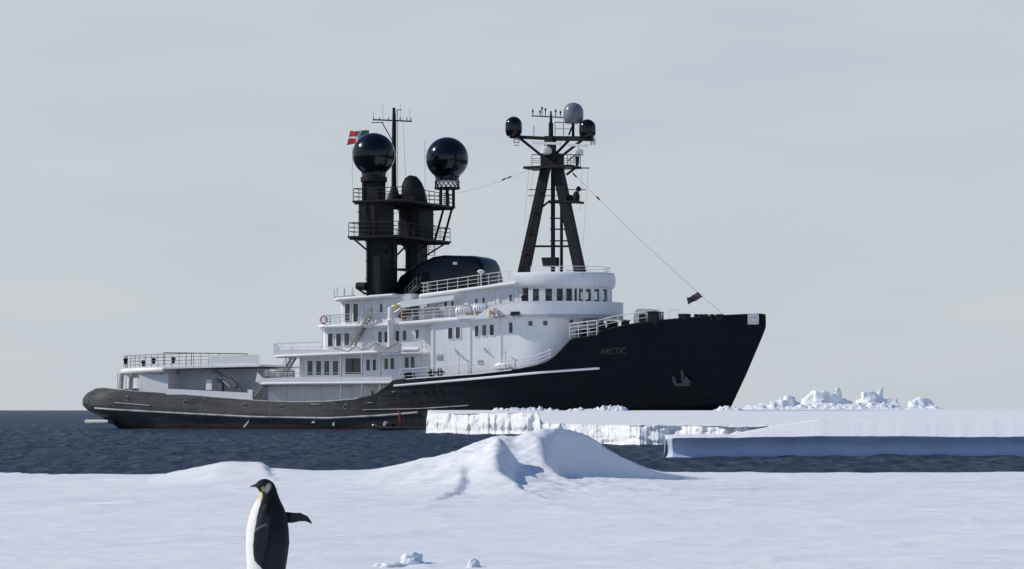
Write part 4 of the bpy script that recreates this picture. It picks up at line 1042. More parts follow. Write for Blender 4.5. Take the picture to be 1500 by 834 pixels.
# ---- the wide house under the bridge
XcL, aL, wL = S(760, 480, -6.35)[0], 6.95, 6.35
m = MB(); m.prism(ell(XcL, aL, wL, S(631, 500, -6.35)[0]), lambda x: max(4.6, z_top(x) - 0.45), 12.6); o_wide = m.build('forward_deckhouse', 'white', ship, smooth=30)
for a, b, c_, d_ in ((656, 664, 479.5, 497.5), (667, 675, 478.5, 497), (695, 702, 476.5, 494), (706, 713.5, 475.5, 493), (717, 724.5, 475, 492.5), (745, 752, 471.5, 489)): window(a, b, c_, d_, -6.35, o_wide)
for p, w, q in ((777, 7, 474), (798.5, 6.5, 473.5), (836.5, 6, 472), (856, 6, 471.5), (882.5, 5, 470.5)):
    X, Y, ang = ell_at(XcL, aL, wL, p, 11.9); wd = OY - ST * X + CT * Y
    window_at(X, Y, CAMH + (HORIZON - q) / F * wd, 0.62, 0.66, ang, o_wide)
# side lamps / scuttles on the white wall
for p, q in ((669, 516), (711, 513.5)):
    a = S3(p - 3, q - 3, -6.4); b = S3(p + 2, q + 3, -6.6); m = MB(); m.beam(a, b, 0.12, 0.2); m.build('wall_bracket', 'grey', o_wide)
# ---- bridge deck D forward, wings and bulwark
XcB, aB, wB = S(757, 465, -7.3)[0], 9.1, 7.3
zDF = lin(S(584, 472, -6.8), S(665, 465.5, -6.8)); zfl = 12.35
xq = S(584, 472, -6.8)[0]; xr = S(672, 465, -6.8)[0]
m = MB(); m.bull([(xq, -6.8), (xr, -6.8), (xr, 6.8), (xq, 6.8)], lambda x: zDF(x) - 0.45, lambda x: zDF(x) + 0.05, 0.22); m.build('bridge_deck', 'white_clean', ship, smooth=35)
rail([S3(588, 469, -6.7), S3(668, 463.5, -6.7)], 1.1, 3, 1.5, 0.035, 'railw')
m = MB(); m.prism(ell(XcB, aB, wB, xr), 12.35, 12.75)
m.wall(ell(XcB, aB, wB, S(716, 460, -7.3)[0]), lambda x: 12.36, lambda x: 14.1 if x > XcB - 0.5 else 14.1 - 0.12 * (XcB - x), 0.12); m.build('bridge_bulwark', 'white', ship, smooth=35)
m = MB(); m.wall(ell(XcB, aB + .03, wB + .03, S(716, 460, -7.3)[0]), lambda x: 14.1 if x > XcB - 0.5 else 14.1 - 0.12 * (XcB - x), lambda x: (14.1 if x > XcB - 0.5 else 14.1 - 0.12 * (XcB - x)) + 0.07, 0.2); m.build('bulwark_cap', 'white_clean', ship, smooth=35)
m = MB(); m.prism(ell(XcB, aB - .3, wB - .2, xr + 1), 12.8, 13.0); m.build('bridge_floor', 'deck', ship)
m = MB(); m.plate([S(748, 462.5, -7.36), S(761, 461.5, -7.36), S(761, 456.5, -7.36), S(748, 457, -7.36)], -7.42, -7.29); m.build('navigation_light_board', 'tower', ship)
# wing flare forward of the raft cradles
m = MB(); m.plate([S(690, 469, -7.2), S(716, 467.5, -7.2), S(716, 451, -7.2)], -7.25, -7.1); m.build('wing_bracket', 'white', ship)
# ---- wheelhouse
XcW, aW, wW = S(775, 421, -5.5)[0], 7.7, 5.5
x_wa = S(749, 420, -5.5)[0]
zw0, zw1, zw2 = 14.12, 15.75, 17.45
m = MB(); m.prism(ell(XcW, aW - .35, wW - .3, x_wa + .6), 12.9, zw0); o_wh = m.build('wheelhouse', 'white', ship, smooth=30)
poly = ell(XcW, aW, wW, x_wa); m = MB(); m.bull(poly, zw1, zw2, 0.28, steps=5); m.build('wheelhouse_roof', 'white', o_wh, smooth=35)
# window band: mullions with panes between
ctr = [785, 804, 820, 834, 851, 862, 874, 886, 898.5]
mids = [776] + [(a + b) / 2 for a, b in zip(ctr[:-1], ctr[1:])] + [902]
gap = [(780.5, 789.5), (799, 808.5), (815.5, 824.5), (829.5, 838), (841.5, 845), (848, 854), (858, 866), (870.5, 878), (883, 890), (894.5, 901.5)]
eW = (XcW, aW - .45, wW - .35)
def ell_t(px):
    best = None
    prev = -1e9
    for i in range(800):
        t = RAD(150) * i / 799; X, Y = eW[0] + eW[1] * math.sin(t), -eW[2] * math.cos(t); p = to_px(X, Y, 15)[0]
        if best is None or abs(p - px) < best[0]: best = (abs(p - px), t)
        if p < prev: break
        prev = p
    return best[1]
ts = [(ell_t(a), ell_t(b)) for a, b in gap]
tlast = ts[-1][1]
# continue the same spacing round to the port side
t_, dt_ = tlast + 0.05, 0.16
while t_ + dt_ < math.pi - 0.05: ts.append((t_, t_ + dt_)); t_ += dt_ + 0.05
ept = lambda t, k=0.0: (eW[0] + (eW[1] - k) * math.sin(t), -(eW[2] - k) * math.cos(t))
edges = [0.0] + [x for ab in ts for x in ab] + [math.pi]
m = MB()
for i in range(0, len(edges), 2):
    a, b = edges[i], edges[i + 1]; k = max(2, int((b - a) / 0.05) + 1)
    m.wall([ept(a + (b - a) * j / (k - 1)) for j in range(k)], zw0, zw1, 0.16)
m.wall([(x_wa + .8, -eW[2]), (x_wa + 1.15, -eW[2])], zw0 - 1.1, zw1, 0.16); m.wall([(XcW - .25, -eW[2]), (XcW, -eW[2])], zw0, zw1, 0.16)
m.wall([(XcW, eW[2]), (x_wa + .8, eW[2])], zw0, zw1, 0.16)
m.box(x_wa + 1.2, x_wa + 1.5, -3.4, eW[2] - .2, 12.9, zw1)
# sill and head strips
m.wall([ept(math.pi * j / 40) for j in range(41)], zw1 - 0.14, zw1 + .02, 0.17)
m.wall([ept(math.pi * j / 40) for j in range(41)], zw0 - .02, zw0 + 0.10, 0.17)
m.build('window_mullions', 'white', o_wh, smooth=30)
for a, b in ts:
    k = 4; m = MB(); m.wall([ept(a + (b - a) * j / (k - 1), 0.06) for j in range(k)], zw0 + .1, zw1 - .14, 0.02); m.build('wheelhouse_pane', 'clearglass', o_wh)
m = MB(); m.prism(ell(XcW, aW - 1.2, wW - 1.3, XcW + 1.5), 12.9, 14.45); m.box(XcW - .6, XcW + .2, -2.5, 2.5, 13, 15.0); m.build('bridge_console', 'tower', o_wh)
# roof rail and fittings
path = [(x, y, zw2) for x, y in ell(XcW, aW - .6, wW - .6, XcW - .1, 12)]
rail(path, 0.62, 2, 3.0, 0.03, 'railw', o_wh)
# ---- house under roof F and the roof itself
zF = lin(S(612, 431.5, -5.7), S(749, 413.5, -5.7))
xf0, xf1 = S(612, 432, -5.7)[0], S(749, 414, -5.7)[0]
m = MB(); m.prism([(S(612, 440, -5)[0] + 0.1, -5.0), (S(760, 440, -5)[0], -5.0), (S(760, 440, -5)[0], 5.0), (xf0 + .1, 5.0)], 12.4, lambda x: zF(x) - .2); o_hF = m.build('officers_deckhouse', 'white', ship, smooth=30)
for a, b, c_, d_ in ((625.5, 630.5, 445, 453), (650, 656, 442, 451), (660.5, 666, 441, 450), (695.5, 701, 437, 448), (706, 711.5, 435.5, 447), (745.5, 751, 431, 442.5)): window(a, b, c_, d_, -5.0, o_hF)
m = MB(); m.bull(rect_round(xf0, xf1 + .6, 5.7, .4, .2), lambda x: zF(x) - 0.40, lambda x: zF(x) + 0.04, 0.22); m.build('funnel_deck', 'white_clean', ship, smooth=35)
rail([(xf0 + .3, 5.4, zF(xf0)), (xf0 + .3, -5.4, zF(xf0)), S3(746, 413.5, -5.5)], 1.25, 3, 1.25, 0.035, 'railw')
stairs(S3(596, 436, -3.5), S3(613, 418, -3.5), 0.9, 7)
# ---- dark funnel casing
ys = 2.7
prof = [(575, 434), (579, 414), (584, 404), (598, 395), (618, 383), (632, 375.5), (646, 373.5), (668, 374), (690, 374.5), (699, 378), (704, 386), (708, 402), (711, 424), (712, 432)]
pr = [S(a, b, -ys) for a, b in prof]
m = MB()
cx_ = sum(p[0] for p in pr) / len(pr); cz_ = sum(p[1] for p in pr) / len(pr)
k = len(pr)
lay = []
for yy, sc in ((-ys, 0.90), (-ys + .12, 0.95), (-ys + .4, 0.985), (-ys + .9, 1.0), (ys - .9, 1.0), (ys - .4, .985), (ys - .12, .95), (ys, .90)):
    lay.append([(cx_ + (x - cx_) * (1 - (1 - sc) * 0.5), yy, max(14.4, pr[0][1] + (z - pr[0][1]) * sc)) for x, z in pr])
vs_ = [v for a in lay for v in a]
fs_ = [(i * k + j, i * k + (j + 1) % k, (i + 1) * k + (j + 1) % k, (i + 1) * k + j) for i in range(len(lay) - 1) for j in range(k)] + [tuple(range(k)), tuple(range(8 * k - 1, 7 * k - 1, -1))]
m.add(vs_, fs_); o_fc = m.build('funnel_casing', 'black', ship, smooth=35)
for a, b, c_, d_ in ((605, 613, 401, 412), (619, 628, 398, 412)): window(a, b, c_, d_, -ys - .02, o_fc, 'louvre', ('tower', 'rubber'))
m = MB(); x_, y_, z_ = S3(667.5, 386, -2.75); m.box(x_ - .25, x_ + .2, -2.95, -2.6, z_ - .15, z_ + .15); m.build('casing_lamp', 'white_clean', o_fc)
m = MB(); m.tube([S3(704.5, 421, -5.3), S3(704.5, 400, -5.3)], .09, 8); x_, y_, z_ = S3(704.5, 399, -5.3); m.lathe([(0.1, -.2), (.42, 0), (.42, .12), (.15, .3)], (x_, y_, z_), 12); m.build('floodlight_post', 'railw', ship, smooth=40)
m = MB(); m.beam(S3(715, 421, -3), S3(742, 416, -3), .1, .5); m.build('roof_vent', 'railw', ship)

# ---- twin dark towers aft
def tower_pair():
    XT = 40.6
    specs = {}
    # fit each tower's fore-and-aft place to the photograph for its side of the ship
    for nm, yc, pa, pb in (('s', -4.35, 535, 576), ('p', 4.35, 593, 628)):
        pass
    return XT
YT = 4.3
TW = []
for yc, (lo0, lo1, ylb, ymid), (up0, up1, ytop), bot in ((-YT, (535, 577, 432, 350), (523, 579, 297), 432), (YT, (592.5, 627.5, 400, 350), (582, 637, 297), 400)):
    # outline: aft face + starboard side visible; solve length from the two silhouette corners
    hw = 1.55
    xa = S(lo0, 400, yc + hw)[0]; xb = S(lo1, 400, yc - hw)[0]
    # left silhouette corner is aft-starboard or aft-port corner, whichever projects further left
    xa = S(lo0, 400, yc - hw)[0]; xb = S(lo1, 400, yc + hw)[0]
    if xb - xa < 1.5: xb = xa + 1.9
    hu = 2.2
    ua = S(up0, 320, yc - hu)[0]; ub = S(up1, 320, yc + hu)[0]
    if ub - ua < 2.0: ub = ua + 2.4
    zb = zE(40) - 0.05 if yc < 0 else 14.2
    zm = S(lo0, 349, yc - hw)[1]; zt = S(up0, 297, yc - hu)[1]
    def cham(x0, x1, y0, y1, c):
        return [(x0 + c, y0), (x1 - c, y0), (x1, y0 + c), (x1, y1 - c), (x1 - c, y1), (x0 + c, y1), (x0, y1 - c), (x0, y0 + c)]
    m = MB(); m.prism(cham(xa, xb, yc - hw, yc + hw, .22), zb, zm)
    m.prism(cham(ua, ub, yc - hu, yc + hu, .35), zm, zt)
    for k_ in (-.5, .4): m.tube([(ua - .12, yc + k_ * hu, zm), (ua - .12, yc + k_ * hu, zt)], .09, 6)
    m.tube([(xa + .4, yc - hw - .12, zb), (xa + .4, yc - hw - .12, zm)], .10, 6); m.tube([(ua + 1.5, yc - hu - .14, zm), (ua + 1.1, yc - hu - .14, zt)], .07, 6)
    # weld seams and stiffeners, doors
    for zz in np.linspace(zb + 2, zm - .6, 3): m.box(xa - .03, xb + .03, yc - hw - .03, yc + hw + .03, zz, zz + .07)
    for zz in (zm + 1.6, zm + 2.9): m.box(ua - .03, ub + .03, yc - hu - .03, yc + hu + .03, zz, zz + .06)
    m.box(ua - .05, ua, yc - .5, yc + .5, zm + .2, zm + 2.2)
    m.box(ua + .5, ua + 1.2, yc - hu - .05, yc - hu, zm + 2.2, zm + 3.4)
    o = m.build('tower', 'tower', ship); TW.append((o, xa, xb, ua, ub, yc, zm, zt))
    o['label'] = 'dark boxy tower, starboard one standing on the white roof deck' if yc < 0 else 'dark boxy tower on the port side behind the funnel casing'
ua = min(t[3] for t in TW); ub = max(t[4] for t in TW); zm, zt = TW[0][6], TW[0][7]
def platform(zf, x0, x1, w, hr, name):
    m = MB(); m.box(x0, x1, -w, w, zf - 0.22, zf)
    for yy in np.linspace(-w + .5, w - .5, 8): m.box(x0, x1, yy - .05, yy + .05, zf - .42, zf - .22)
    o = m.build(name, 'raild', ship)
    q = [(x0 + .1, -w + .1, zf), (x1 - .1, -w + .1, zf), (x1 - .1, w - .1, zf), (x0 + .1, w - .1, zf), (x0 + .1, -w + .1, zf)]
    rail(q, hr, 3, 1.3, 0.04, 'raild', o); return o
xm0 = S(509, 345, -6.9)[0]; xm1 = S(661, 345, 6.9)[0]
zmid = S(509, 346, -6.9)[1]
o_p1 = platform(zmid, xm0, max(xm1, ub + 1.2), 6.9, 1.5, 'tower_platform')
xu0 = S(516, 294, -6.7)[0]; xu1 = S(667, 297, 6.7)[0]
ztop = S(516, 294, -6.7)[1]
o_p2 = platform(ztop, xu0, max(xu1, ub + 1.0), 6.7, 1.35, 'tower_platform')
m = MB()
for yy in (-6.2, -2.4, 2.4, 6.2):
    m = MB(); m.tube([(xm0 + .3, yy, zmid - .2), (TW[0][1] + .1, yy * .75, zmid - 1.9)], 0.11, 6); m.build('platform_strut', 'raild', o_p1)
    m = MB(); m.tube([(max(xm1, ub + 1.2) - .3, yy, zmid - .2), (TW[0][2], yy * .75, zmid - 1.9)], 0.11, 6); m.build('platform_strut', 'raild', o_p1)
# cross walk lower between towers
m = MB(); a = S3(560, 394, -2.6); m.box(TW[0][2] - .2, TW[0][2] + 1.6, -2.7, 2.7, a[2] - .2, a[2]); o_cw = m.build('catwalk', 'raild', ship)
rail([(TW[0][2] + 1.5, -2.6, a[2]), (TW[0][2] + 1.5, 2.6, a[2])], 1.3, 3, 1.2, .04, 'raild', o_cw)
m = MB(); p0 = S(570, 395, -2.5)[0]; m.box(p0, p0 + 0.9, -3.2, -2.2, S(570, 430, -2.5)[1], S(570, 357, -2.5)[1]); m.build('exhaust_duct', 'tower', ship)
m = MB(); m.tube([S3(573.5, 395, -2.0), S3(573.5, 350, -2.0)], .18, 8); m.build('exhaust_pipe', 'tower', ship)
m = MB(); m.tube([S3(637, 375, 3), S3(637, 349, 3)], .05, 5); m.tube([S3(628, 375, 3), S3(628, 349, 3)], .05, 5)
for i in range(7): q = 374 - i * 4; m.tube([S3(628, q, 3), S3(637, q, 3)], .035, 5)
m.build('ladder', 'raild', ship)
m = MB(); m.tube([S3(536, 420, -5.9), S3(523, 419, -5.9)], .5, 10, r1=.42); m.tube([S3(536, 431, -5.9), S3(525, 424, -5.9)], .12, 6); m.build('vent_cowl', 'tower', ship, smooth=50)
# big radomes
def big_dome(px, py, rpx, y, label, ped):
    x_, _, z_ = S3(px, py, y); r = rpx / F * (OY - ST * x_ + CT * y)
    m = MB(); prof = [(0.001, r)]
    for i in range(1, 19):
        t = RAD(90 - i * 8.0); prof.append((max(.001, r * math.cos(t)), r * math.sin(t)))
    rb = prof[-1][0]; zb = prof[-1][1]
    prof += [(rb * 0.98, zb - .1), (rb * .94, zb - .45), (rb * .96, zb - .5), (rb * .96, zb - .62), (0.01, zb - .62)]
    m.lathe(prof[::-1], (x_, y, z_), 40); o = m.build('radome', 'dome', ship, smooth=40); o['label'] = label
    m = MB()
    zc = z_ + zb - .62
    if ped == 'solid':
        m.lathe([(rb * 1.0, -.55), (rb * 1.05, -.5), (rb * 1.05, 0)], (x_, y, zc), 20); m.box(x_ - .9, x_ + .9, y - .9, y + .9, ztop - .1, zc - .4)
        for a_ in (45, 135, 225, 315):
            m.beam((x_ + 1.2 * math.cos(RAD(a_)), y + 1.2 * math.sin(RAD(a_)), ztop - .1), (x_ + 1.2 * math.cos(RAD(a_)), y + 1.2 * math.sin(RAD(a_)), zc), .3, .3)
    else:
        m.lathe([(rb, -.95), (rb * 1.04, -.9), (rb * 1.04, -.75), (rb, -.75)], (x_, y, zc), 20)
        for i in range(16):
            a_, b_ = RAD(22.5 * i), RAD(22.5 * (i + 1)); k_ = rb * .97
            m.tube([(x_ + k_ * math.cos(a_), y + k_ * math.sin(a_), zc - .75), (x_ + k_ * math.cos(b_), y + k_ * math.sin(b_), zc)], .05, 5)
            m.tube([(x_ + k_ * math.cos(b_), y + k_ * math.sin(b_), zc - .75), (x_ + k_ * math.cos(a_), y + k_ * math.sin(a_), zc)], .05, 5)
        for a_ in (0, 60, 120, 180, 240, 300):
            c_, s_ = math.cos(RAD(a_)) * .85, math.sin(RAD(a_)) * .85; m.tube([(x_ + c_, y + s_, ztop - .1), (x_ + c_, y + s_, zc - .8)], .16, 8)
        for dx_ in (-.6, .5):
            m.tube([(x_ + dx_, y + .3, ztop - .2), (x_ + dx_ - .9, y - .2, zmid)], .14, 8)
    m.build('radome_pedestal', 'tower', o)
    return o
big_dome(547.5, 226.5, 31.5, -4.3, 'large black radome on the starboard tower', 'solid')
big_dome(655, 232.5, 31.3, 5.2, 'large black radome on an open lattice pedestal', 'open')
# rounded exhaust cowl between the domes
def rounded_plate(name, prof, y, half, mat, parent):
    pr = [S(a, b, y) for a, b in prof]; cx_ = sum(p[0] for p in pr) / len(pr); zb_ = pr[0][1]; k = len(pr); lay = []
    for q in range(11):
        a_ = -1 + 2 * q / 10; sc = max(0.05, 1 - abs(a_) ** 2.6) ** 0.5
        lay.append([(cx_ + (x - cx_) * (0.55 + 0.45 * sc), y + a_ * half, zb_ + (z - zb_) * (0.35 + 0.65 * sc)) for x, z in pr])
    m = MB(); m.add([v for a in lay for v in a], [(i * k + j, i * k + (j + 1) % k, (i + 1) * k + (j + 1) % k, (i + 1) * k + j) for i in range(10) for j in range(k)] + [tuple(range(k)), tuple(range(11 * k - 1, 10 * k - 1, -1))])
    return m.build(name, mat, parent, smooth=45)
rounded_plate('exhaust_cowl', [(595, 297), (593, 280), (593.5, 268), (597, 260), (602, 257), (608, 258), (613, 264), (617, 273), (620, 285), (622, 297)], 1.2, 1.5, 'tower', ship)
m = MB(); x_, _, z_ = S3(589, 290, 1.2); m.box(x_ - .5, x_ + .5, .7, 1.7, ztop - .1, z_ + .4); m.build('exhaust_box', 'tower', ship)
# pole mast with yards and ladder
m = MB(); b = S3(577, 296, 0); t = S3(577, 158, 0)
m.tube([b, S3(577, 275, 0)], .95, 10, r1=.35); m.tube([S3(577, 275, 0), S3(577, 190, 0), t], .3, 10, r1=.16); o_pm = m.build('pole_mast', 'tower', ship, smooth=50)
m = MB(); m.tube([S3(546.5, 175.5, 0), S3(603, 178, 0)], .09, 6); m.tube([S3(544, 180, 0), S3(562, 179.5, 0)], .05, 5); m.tube([S3(560, 180, 0), S3(574, 205, 0)], .06, 5)
for p in (547, 556, 569, 586, 596, 602): m.tube([S3(p, 177, 0), S3(p, 172, 0)], .05, 5)
for p, q in ((547, 164), (561, 154), (587, 152), (600, 160)): m.tube([S3(p, 177, 0), S3(p, q, 0)], .018, 4)
m.tube([S3(581, 161, 0), S3(588, 161, 0)], .05, 5); m.build('yard', 'tower', o_pm)
m = MB()
for p in (580, 582.4): m.tube([S3(p, 290, -.3), S3(p, 162, -.3)], .03, 4)
for q in range(164, 290, 4): m.tube([S3(580, q, -.3), S3(582.4, q, -.3)], .02, 4)
m.build('ladder', 'tower', o_pm)
for a, b in (((590, 170), (594, 258)), ((516, 293), (516, 216)), ((567, 293), (567, 250)), ((623, 293), (622, 206))): m = MB(); m.tube([S3(a[0], a[1], -3), S3(b[0], b[1], -3)], .018, 4); m.build('whip_antenna', 'rope', ship)

# ---- main A-frame mast on the wheelhouse roof
zroof = zw2
m = MB()
def leg(p0, p1, w0, w1, y0, dy0, y1, dy1):
    "p0 base centre px, p1 top centre px; widths in px along the ship; half-depths in Y"
    k = 0.083
    x0, _, z0 = S3(*p0, y0); x1, _, z1 = S3(*p1, y1)
    m.hexa([(x0 - w0 * k / 2, y0 - dy0, z0), (x0 + w0 * k / 2, y0 - dy0, z0), (x0 + w0 * k / 2, y0 + dy0, z0), (x0 - w0 * k / 2, y0 + dy0, z0)],
           [(x1 - w1 * k / 2, y1 - dy1, z1), (x1 + w1 * k / 2, y1 - dy1, z1), (x1 + w1 * k / 2, y1 + dy1, z1), (x1 - w1 * k / 2, y1 + dy1, z1)])
leg((766, 406), (799, 247), 12.5, 9, 0, .62, 0, .6)
leg((850, 400), (817, 247), 12, 12, 0, .62, 0, .6)
m.box(S(796, 240, 0)[0], S(822, 240, 0)[0], -.8, .8, S(800, 249, 0)[1], S(800, 226, 0)[1])
o_mm = m.build('main_mast', 'tower', ship)
o_mm['label'] = 'dark A-frame mast standing over the wheelhouse'
# pipes on the after leg
m = MB()
for dy, dx in ((-.72, -4), (-.72, -1), (-.72, 2), (-.72, 5)): m.tube([S3(766 + dx, 404, dy), S3(799 + dx * .7, 250, dy)], .10, 6)
for i in range(6):
    t = i / 5; p, q = 766 + 33 * t, 400 - 150 * t; m.beam(S3(p - 9 + 2 * t, q, -.95), S3(p + 9 - 2 * t, q + 1, -.95), .1, .12)
m.build('cable_run', 'raild', o_mm)
m = MB()
m.tube([S3(810, 412, 0), S3(810, 250, 0)], .26, 8); m.tube([S3(822.5, 400, 0), S3(822.5, 300, 0)], .19, 8)
for q, a, b in ((361, 782, 838), (353, 806, 832), (336, 806, 830), (320, 806, 829), (297, 805, 852)): m.tube([S3(a, q, 0), S3(b, q, 0)], .13 if q in (361, 297) else .09, 6)
m.tube([S3(792, 305, 0), S3(806, 294, 0)], .12, 6); m.build('mast_brace', 'tower', o_mm, smooth=50)
m = MB(); m.tube([S3(774, 278, 0), S3(858, 278, 0)], .05, 5); m.tube([S3(773, 287, 0), S3(820, 287, 0)], .04, 5); m.build('yard', 'tower', o_mm)
m = MB(); m.beam(S3(815, 295, 0), S3(852, 297, 0), 1.4, .25); x_, y_, z_ = S3(844, 290, 0); m.lathe([(.35, -.5), (.42, .2), (.3, .55), (.1, .75)], (x_, y_, z_), 12); x2, y2, z2 = S3(847.5, 277, 0); m.lathe([(.05, -.7), (.05, -.3), (.26, -.2), (.28, .1), (.1, .3)], (x2, y2, z2), 10)
x_, y_, z_ = S3(836, 292, 0); m.lathe([(.3, -.4), (.35, .2), (.1, .5)], (x_, y_, z_), 10); m.build('searchlight_bracket', 'tower', o_mm, smooth=40)
m = MB(); xa, za = S(794, 391, -1.2); xb, zb = S(815, 377, -1.2); m.hexa([(xa + .2, -1.4, za), (xb, -1.4, za), (xb, -.4, za), (xa + .2, -.4, za)], [(xa, -1.4, zb), (xb, -1.4, zb), (xb, -.4, zb), (xa, -.4, zb)]); m.build('loudhailer', 'rubber', o_mm)
# cross tree platform
m = MB(); m.box(S(775, 246, 0)[0], S(843, 246, 0)[0], -1.6, 1.6, S(800, 246.5, 0)[1] - .12, S(800, 244.5, 0)[1]); m.tube([S3(773, 245, 0), S3(863, 246.5, 0)], .07, 5); m.tube([S3(830, 256, 0), S3(842, 247, 0)], .14, 6)
o_xt = m.build('mast_platform', 'raild', o_mm)
for a, b in ((779, 792), (822, 850)):
    rail([S3(a, 244.5, -1.5), S3(b, 244.5, -1.5)], 1.35, 3, .9, .035, 'raild', o_mm)
    rail([S3(a, 244.5, 1.5), S3(b, 244.5, 1.5)], 1.35, 2, 1.2, .03, 'raild', o_mm)
m = MB()
for p, q in ((844, 243), ): m.tube([S3(p + 1.5, 243, -.5), S3(p + 1.5, 221, -.5)], .18, 8, r1=.3)
m.tube([S3(832, 236, -.5), S3(846, 224, -.5)], .07, 5); m.build('radar_post', 'tower', o_mm)
def radar(px, py, y, lpx, tilt):
    x_, y_, z_ = S3(px, py, y); m = MB(); m.lathe([(.3, -.75), (.62, -.6), (.62, -.1), (.4, .1), (.12, .2), (.12, .5)], (x_, y_, z_), 14)
    a, b = S3(px + tilt - lpx / 2, py - 7.5, y), S3(px + tilt + lpx / 2, py - 6.5, y); m.beam(a, b, .22, .26); m.build('radar_scanner', 'chock', o_mm, smooth=40)
radar(800, 217, -1.2, 40, 1); radar(846.5, 220, -.5, 27, 0)
m = MB(); m.tube([S3(801, 228, -1.0), S3(799, 220, -1.0)], .35, 8); m.build('radar_post', 'tower', o_mm)
# upper yard carrying three small domes
m = MB(); m.beam(S3(748, 200.5, 0), S3(800, 203, 0), .7, .35); m.beam(S3(800, 203, 0), S3(868, 203.5, 0), .7, .5)
for a, b in (((762, 203), (797, 231)), ((834, 205), (812, 228)), ((852, 206), (820, 231))): m.tube([S3(*a, 0), S3(*b, 0)], .16, 6)
m.beam(S3(806, 247, 0), S3(806, 200, 0), 1.0, 1.1); m.tube([S3(807, 205, 0), S3(807, 180, 0)], .28, 8); m.tube([S3(807, 182, 0), S3(807, 163, 0)], .19, 8, r1=.1); m.tube([S3(779, 170, 0), S3(826, 172.5, 0)], .07, 5)
for p, t in ((780.5, 165), (791, 166), (794, 161), (799, 163), (814, 165), (821, 167)): m.tube([S3(p, 171, 0), S3(p, t, 0)], .05, 5); m.lathe([(.03, 0), (.12, .05), (.10, .3), (.02, .35)], S3(p, t, 0), 6)
m.tube([S3(782, 200, 0), S3(782, 184, 0)], .04, 5); o_uy = m.build('dome_yard', 'tower', o_mm)
rail([S3(813, 198.5, -.5), S3(838, 198.5, -.5)], 1.45, 2, .9, .04, 'raild', o_mm)
m = MB(); m.tube([S3(839.5, 200, 0), S3(839.5, 181, 0)], .17, 8); m.tube([S3(833, 198, 0), S3(839, 184, 0)], .1, 6); m.build('dome_post', 'tower', o_mm)
for a, b in ((753, 760), (865.5, 871.5)):
    m = MB()
    y0 = 202
    for p in (a, b): m.tube([S3(p, y0, -.3), S3(p, y0 + (8 if a < 800 else 11), -.3)], .045, 4)
    for q in range(3, 12, 3 if a > 800 else 4): m.tube([S3(a, y0 + q, -.3), S3(b, y0 + q, -.3)], .04, 4)
    m.build('yard_ladder', 'tower', o_mm)
def small_dome(px, ytop_, ybot, rpx, mat, label):
    x_, y_, zt_ = S3(px, ytop_, 0); zb_ = S(px, ybot, 0)[1]; r = rpx * 0.0762
    h = zt_ - zb_; m = MB(); prof = []
    for i in range(9):
        t = RAD(90 - i * 10.0); prof.append((max(.001, r * math.cos(t)), h - r + r * math.sin(t)))
    prof += [(r * 1.0, (h - r) * .6), (r * .95, (h - r) * .3), (r * .80, 0.06), (r * .68, 0), (.01, 0)]
    m.lathe(prof[::-1], (x_, 0, zb_), 26); o = m.build('small_radome', mat, o_mm, smooth=40); o['label'] = label
small_dome(752.5, 171, 200, 12.6, 'dome', 'small black radome on the after end of the mast yard')
small_dome(840, 150.5, 181.5, 14.8, 'dome_grey', 'grey radome on top of the mast')
small_dome(860.5, 175, 202, 12.4, 'dome', 'small black radome on the forward end of the mast yard')
# stays and halyards
def wire(a, b, ya, yb, r=.022, sag=0.0, parent=None, name='stay_wire'):
    p, q = Vector(S3(*a, ya)), Vector(S3(*b, yb)); pts = []
    for i in range(13):
        t = i / 12; v = p.lerp(q, t); v.z -= sag * 4 * t * (1 - t); pts.append(v)
    m = MB(); m.tube(pts, r, 5); return m.build(name, 'rope', parent or ship)
wire((838, 252), (1061, 462), 0, 0, .017, .4); wire((776, 248), (668, 283), 0, 4, .013, .3)
for a, b in (((775, 246), (768, 330)), ((782, 246), (776, 300)), ((862, 247), (854, 360)), ((853, 247), (850, 310))): wire(a, b, -.6, -.6, .013)
for p, q in ((738, 263), (746, 260)): m = MB(); m.lathe([(.03, -.3), (.08, -.2), (.08, .2), (.03, .3)], S3(p, q, 1.3), 8, 0, (.9, 0, .35)); m.build('stay_insulator', 'rubber', ship)
for p, q in ((842, 257), (876, 290.5)): m = MB(); m.lathe([(.03, -.35), (.09, -.2), (.09, .2), (.03, .35)], S3(p, q, 0), 8, 0, (.7, 0, -.7)); m.build('stay_insulator', 'rubber', ship)

# ---- boat crane on the bridge deck
m = MB(); x_, y_, z_ = S3(572, 480, -5.6); m.lathe([(.34, -2.2), (.34, .2), (.5, .5), (.52, .85), (.42, .95), (.3, 1.05), (.3, 2.1), (.22, 2.3)], (x_, y_, z_), 18); o_cr = m.build('boat_crane', 'white', ship, smooth=40)
m = MB(); yj = -6.0
def jib(p0, p1, p2, p3, hw):
    c_ = [S(*p, yj) for p in (p0, p1, p2, p3)]
    m.plate(c_, yj - hw, yj + hw)
jib((586, 452), (666, 439.5), (667, 432.5), (590, 441), .38)
m.build('crane_jib', 'white', o_cr)
m = MB(); m.tube([S3(578, 458, yj), S3(596, 447, yj)], .12, 8); m.tube([S3(574, 450, yj), S3(590, 444, yj)], .16, 8); m.build('crane_ram', 'railw', o_cr)
m = MB(); m.tube([S3(664, 434, yj), S3(674, 440, yj), S3(676, 447, yj), S3(670, 449, yj)], .09, 6); m.tube([S3(664, 434, yj), S3(668, 448, yj)], .06, 6); m.tube([S3(659, 440, yj), S3(659, 465, yj)], .1, 6); m.build('crane_hook', 'railw', o_cr)
m = MB(); xq_, yq_, zq_ = S3(580, 452, -6.5); m.box(xq_ - .12, xq_ + .12, -6.6, -6.4, zq_ - .1, zq_ + .55); m.build('marker_light', 'yellow', o_cr)
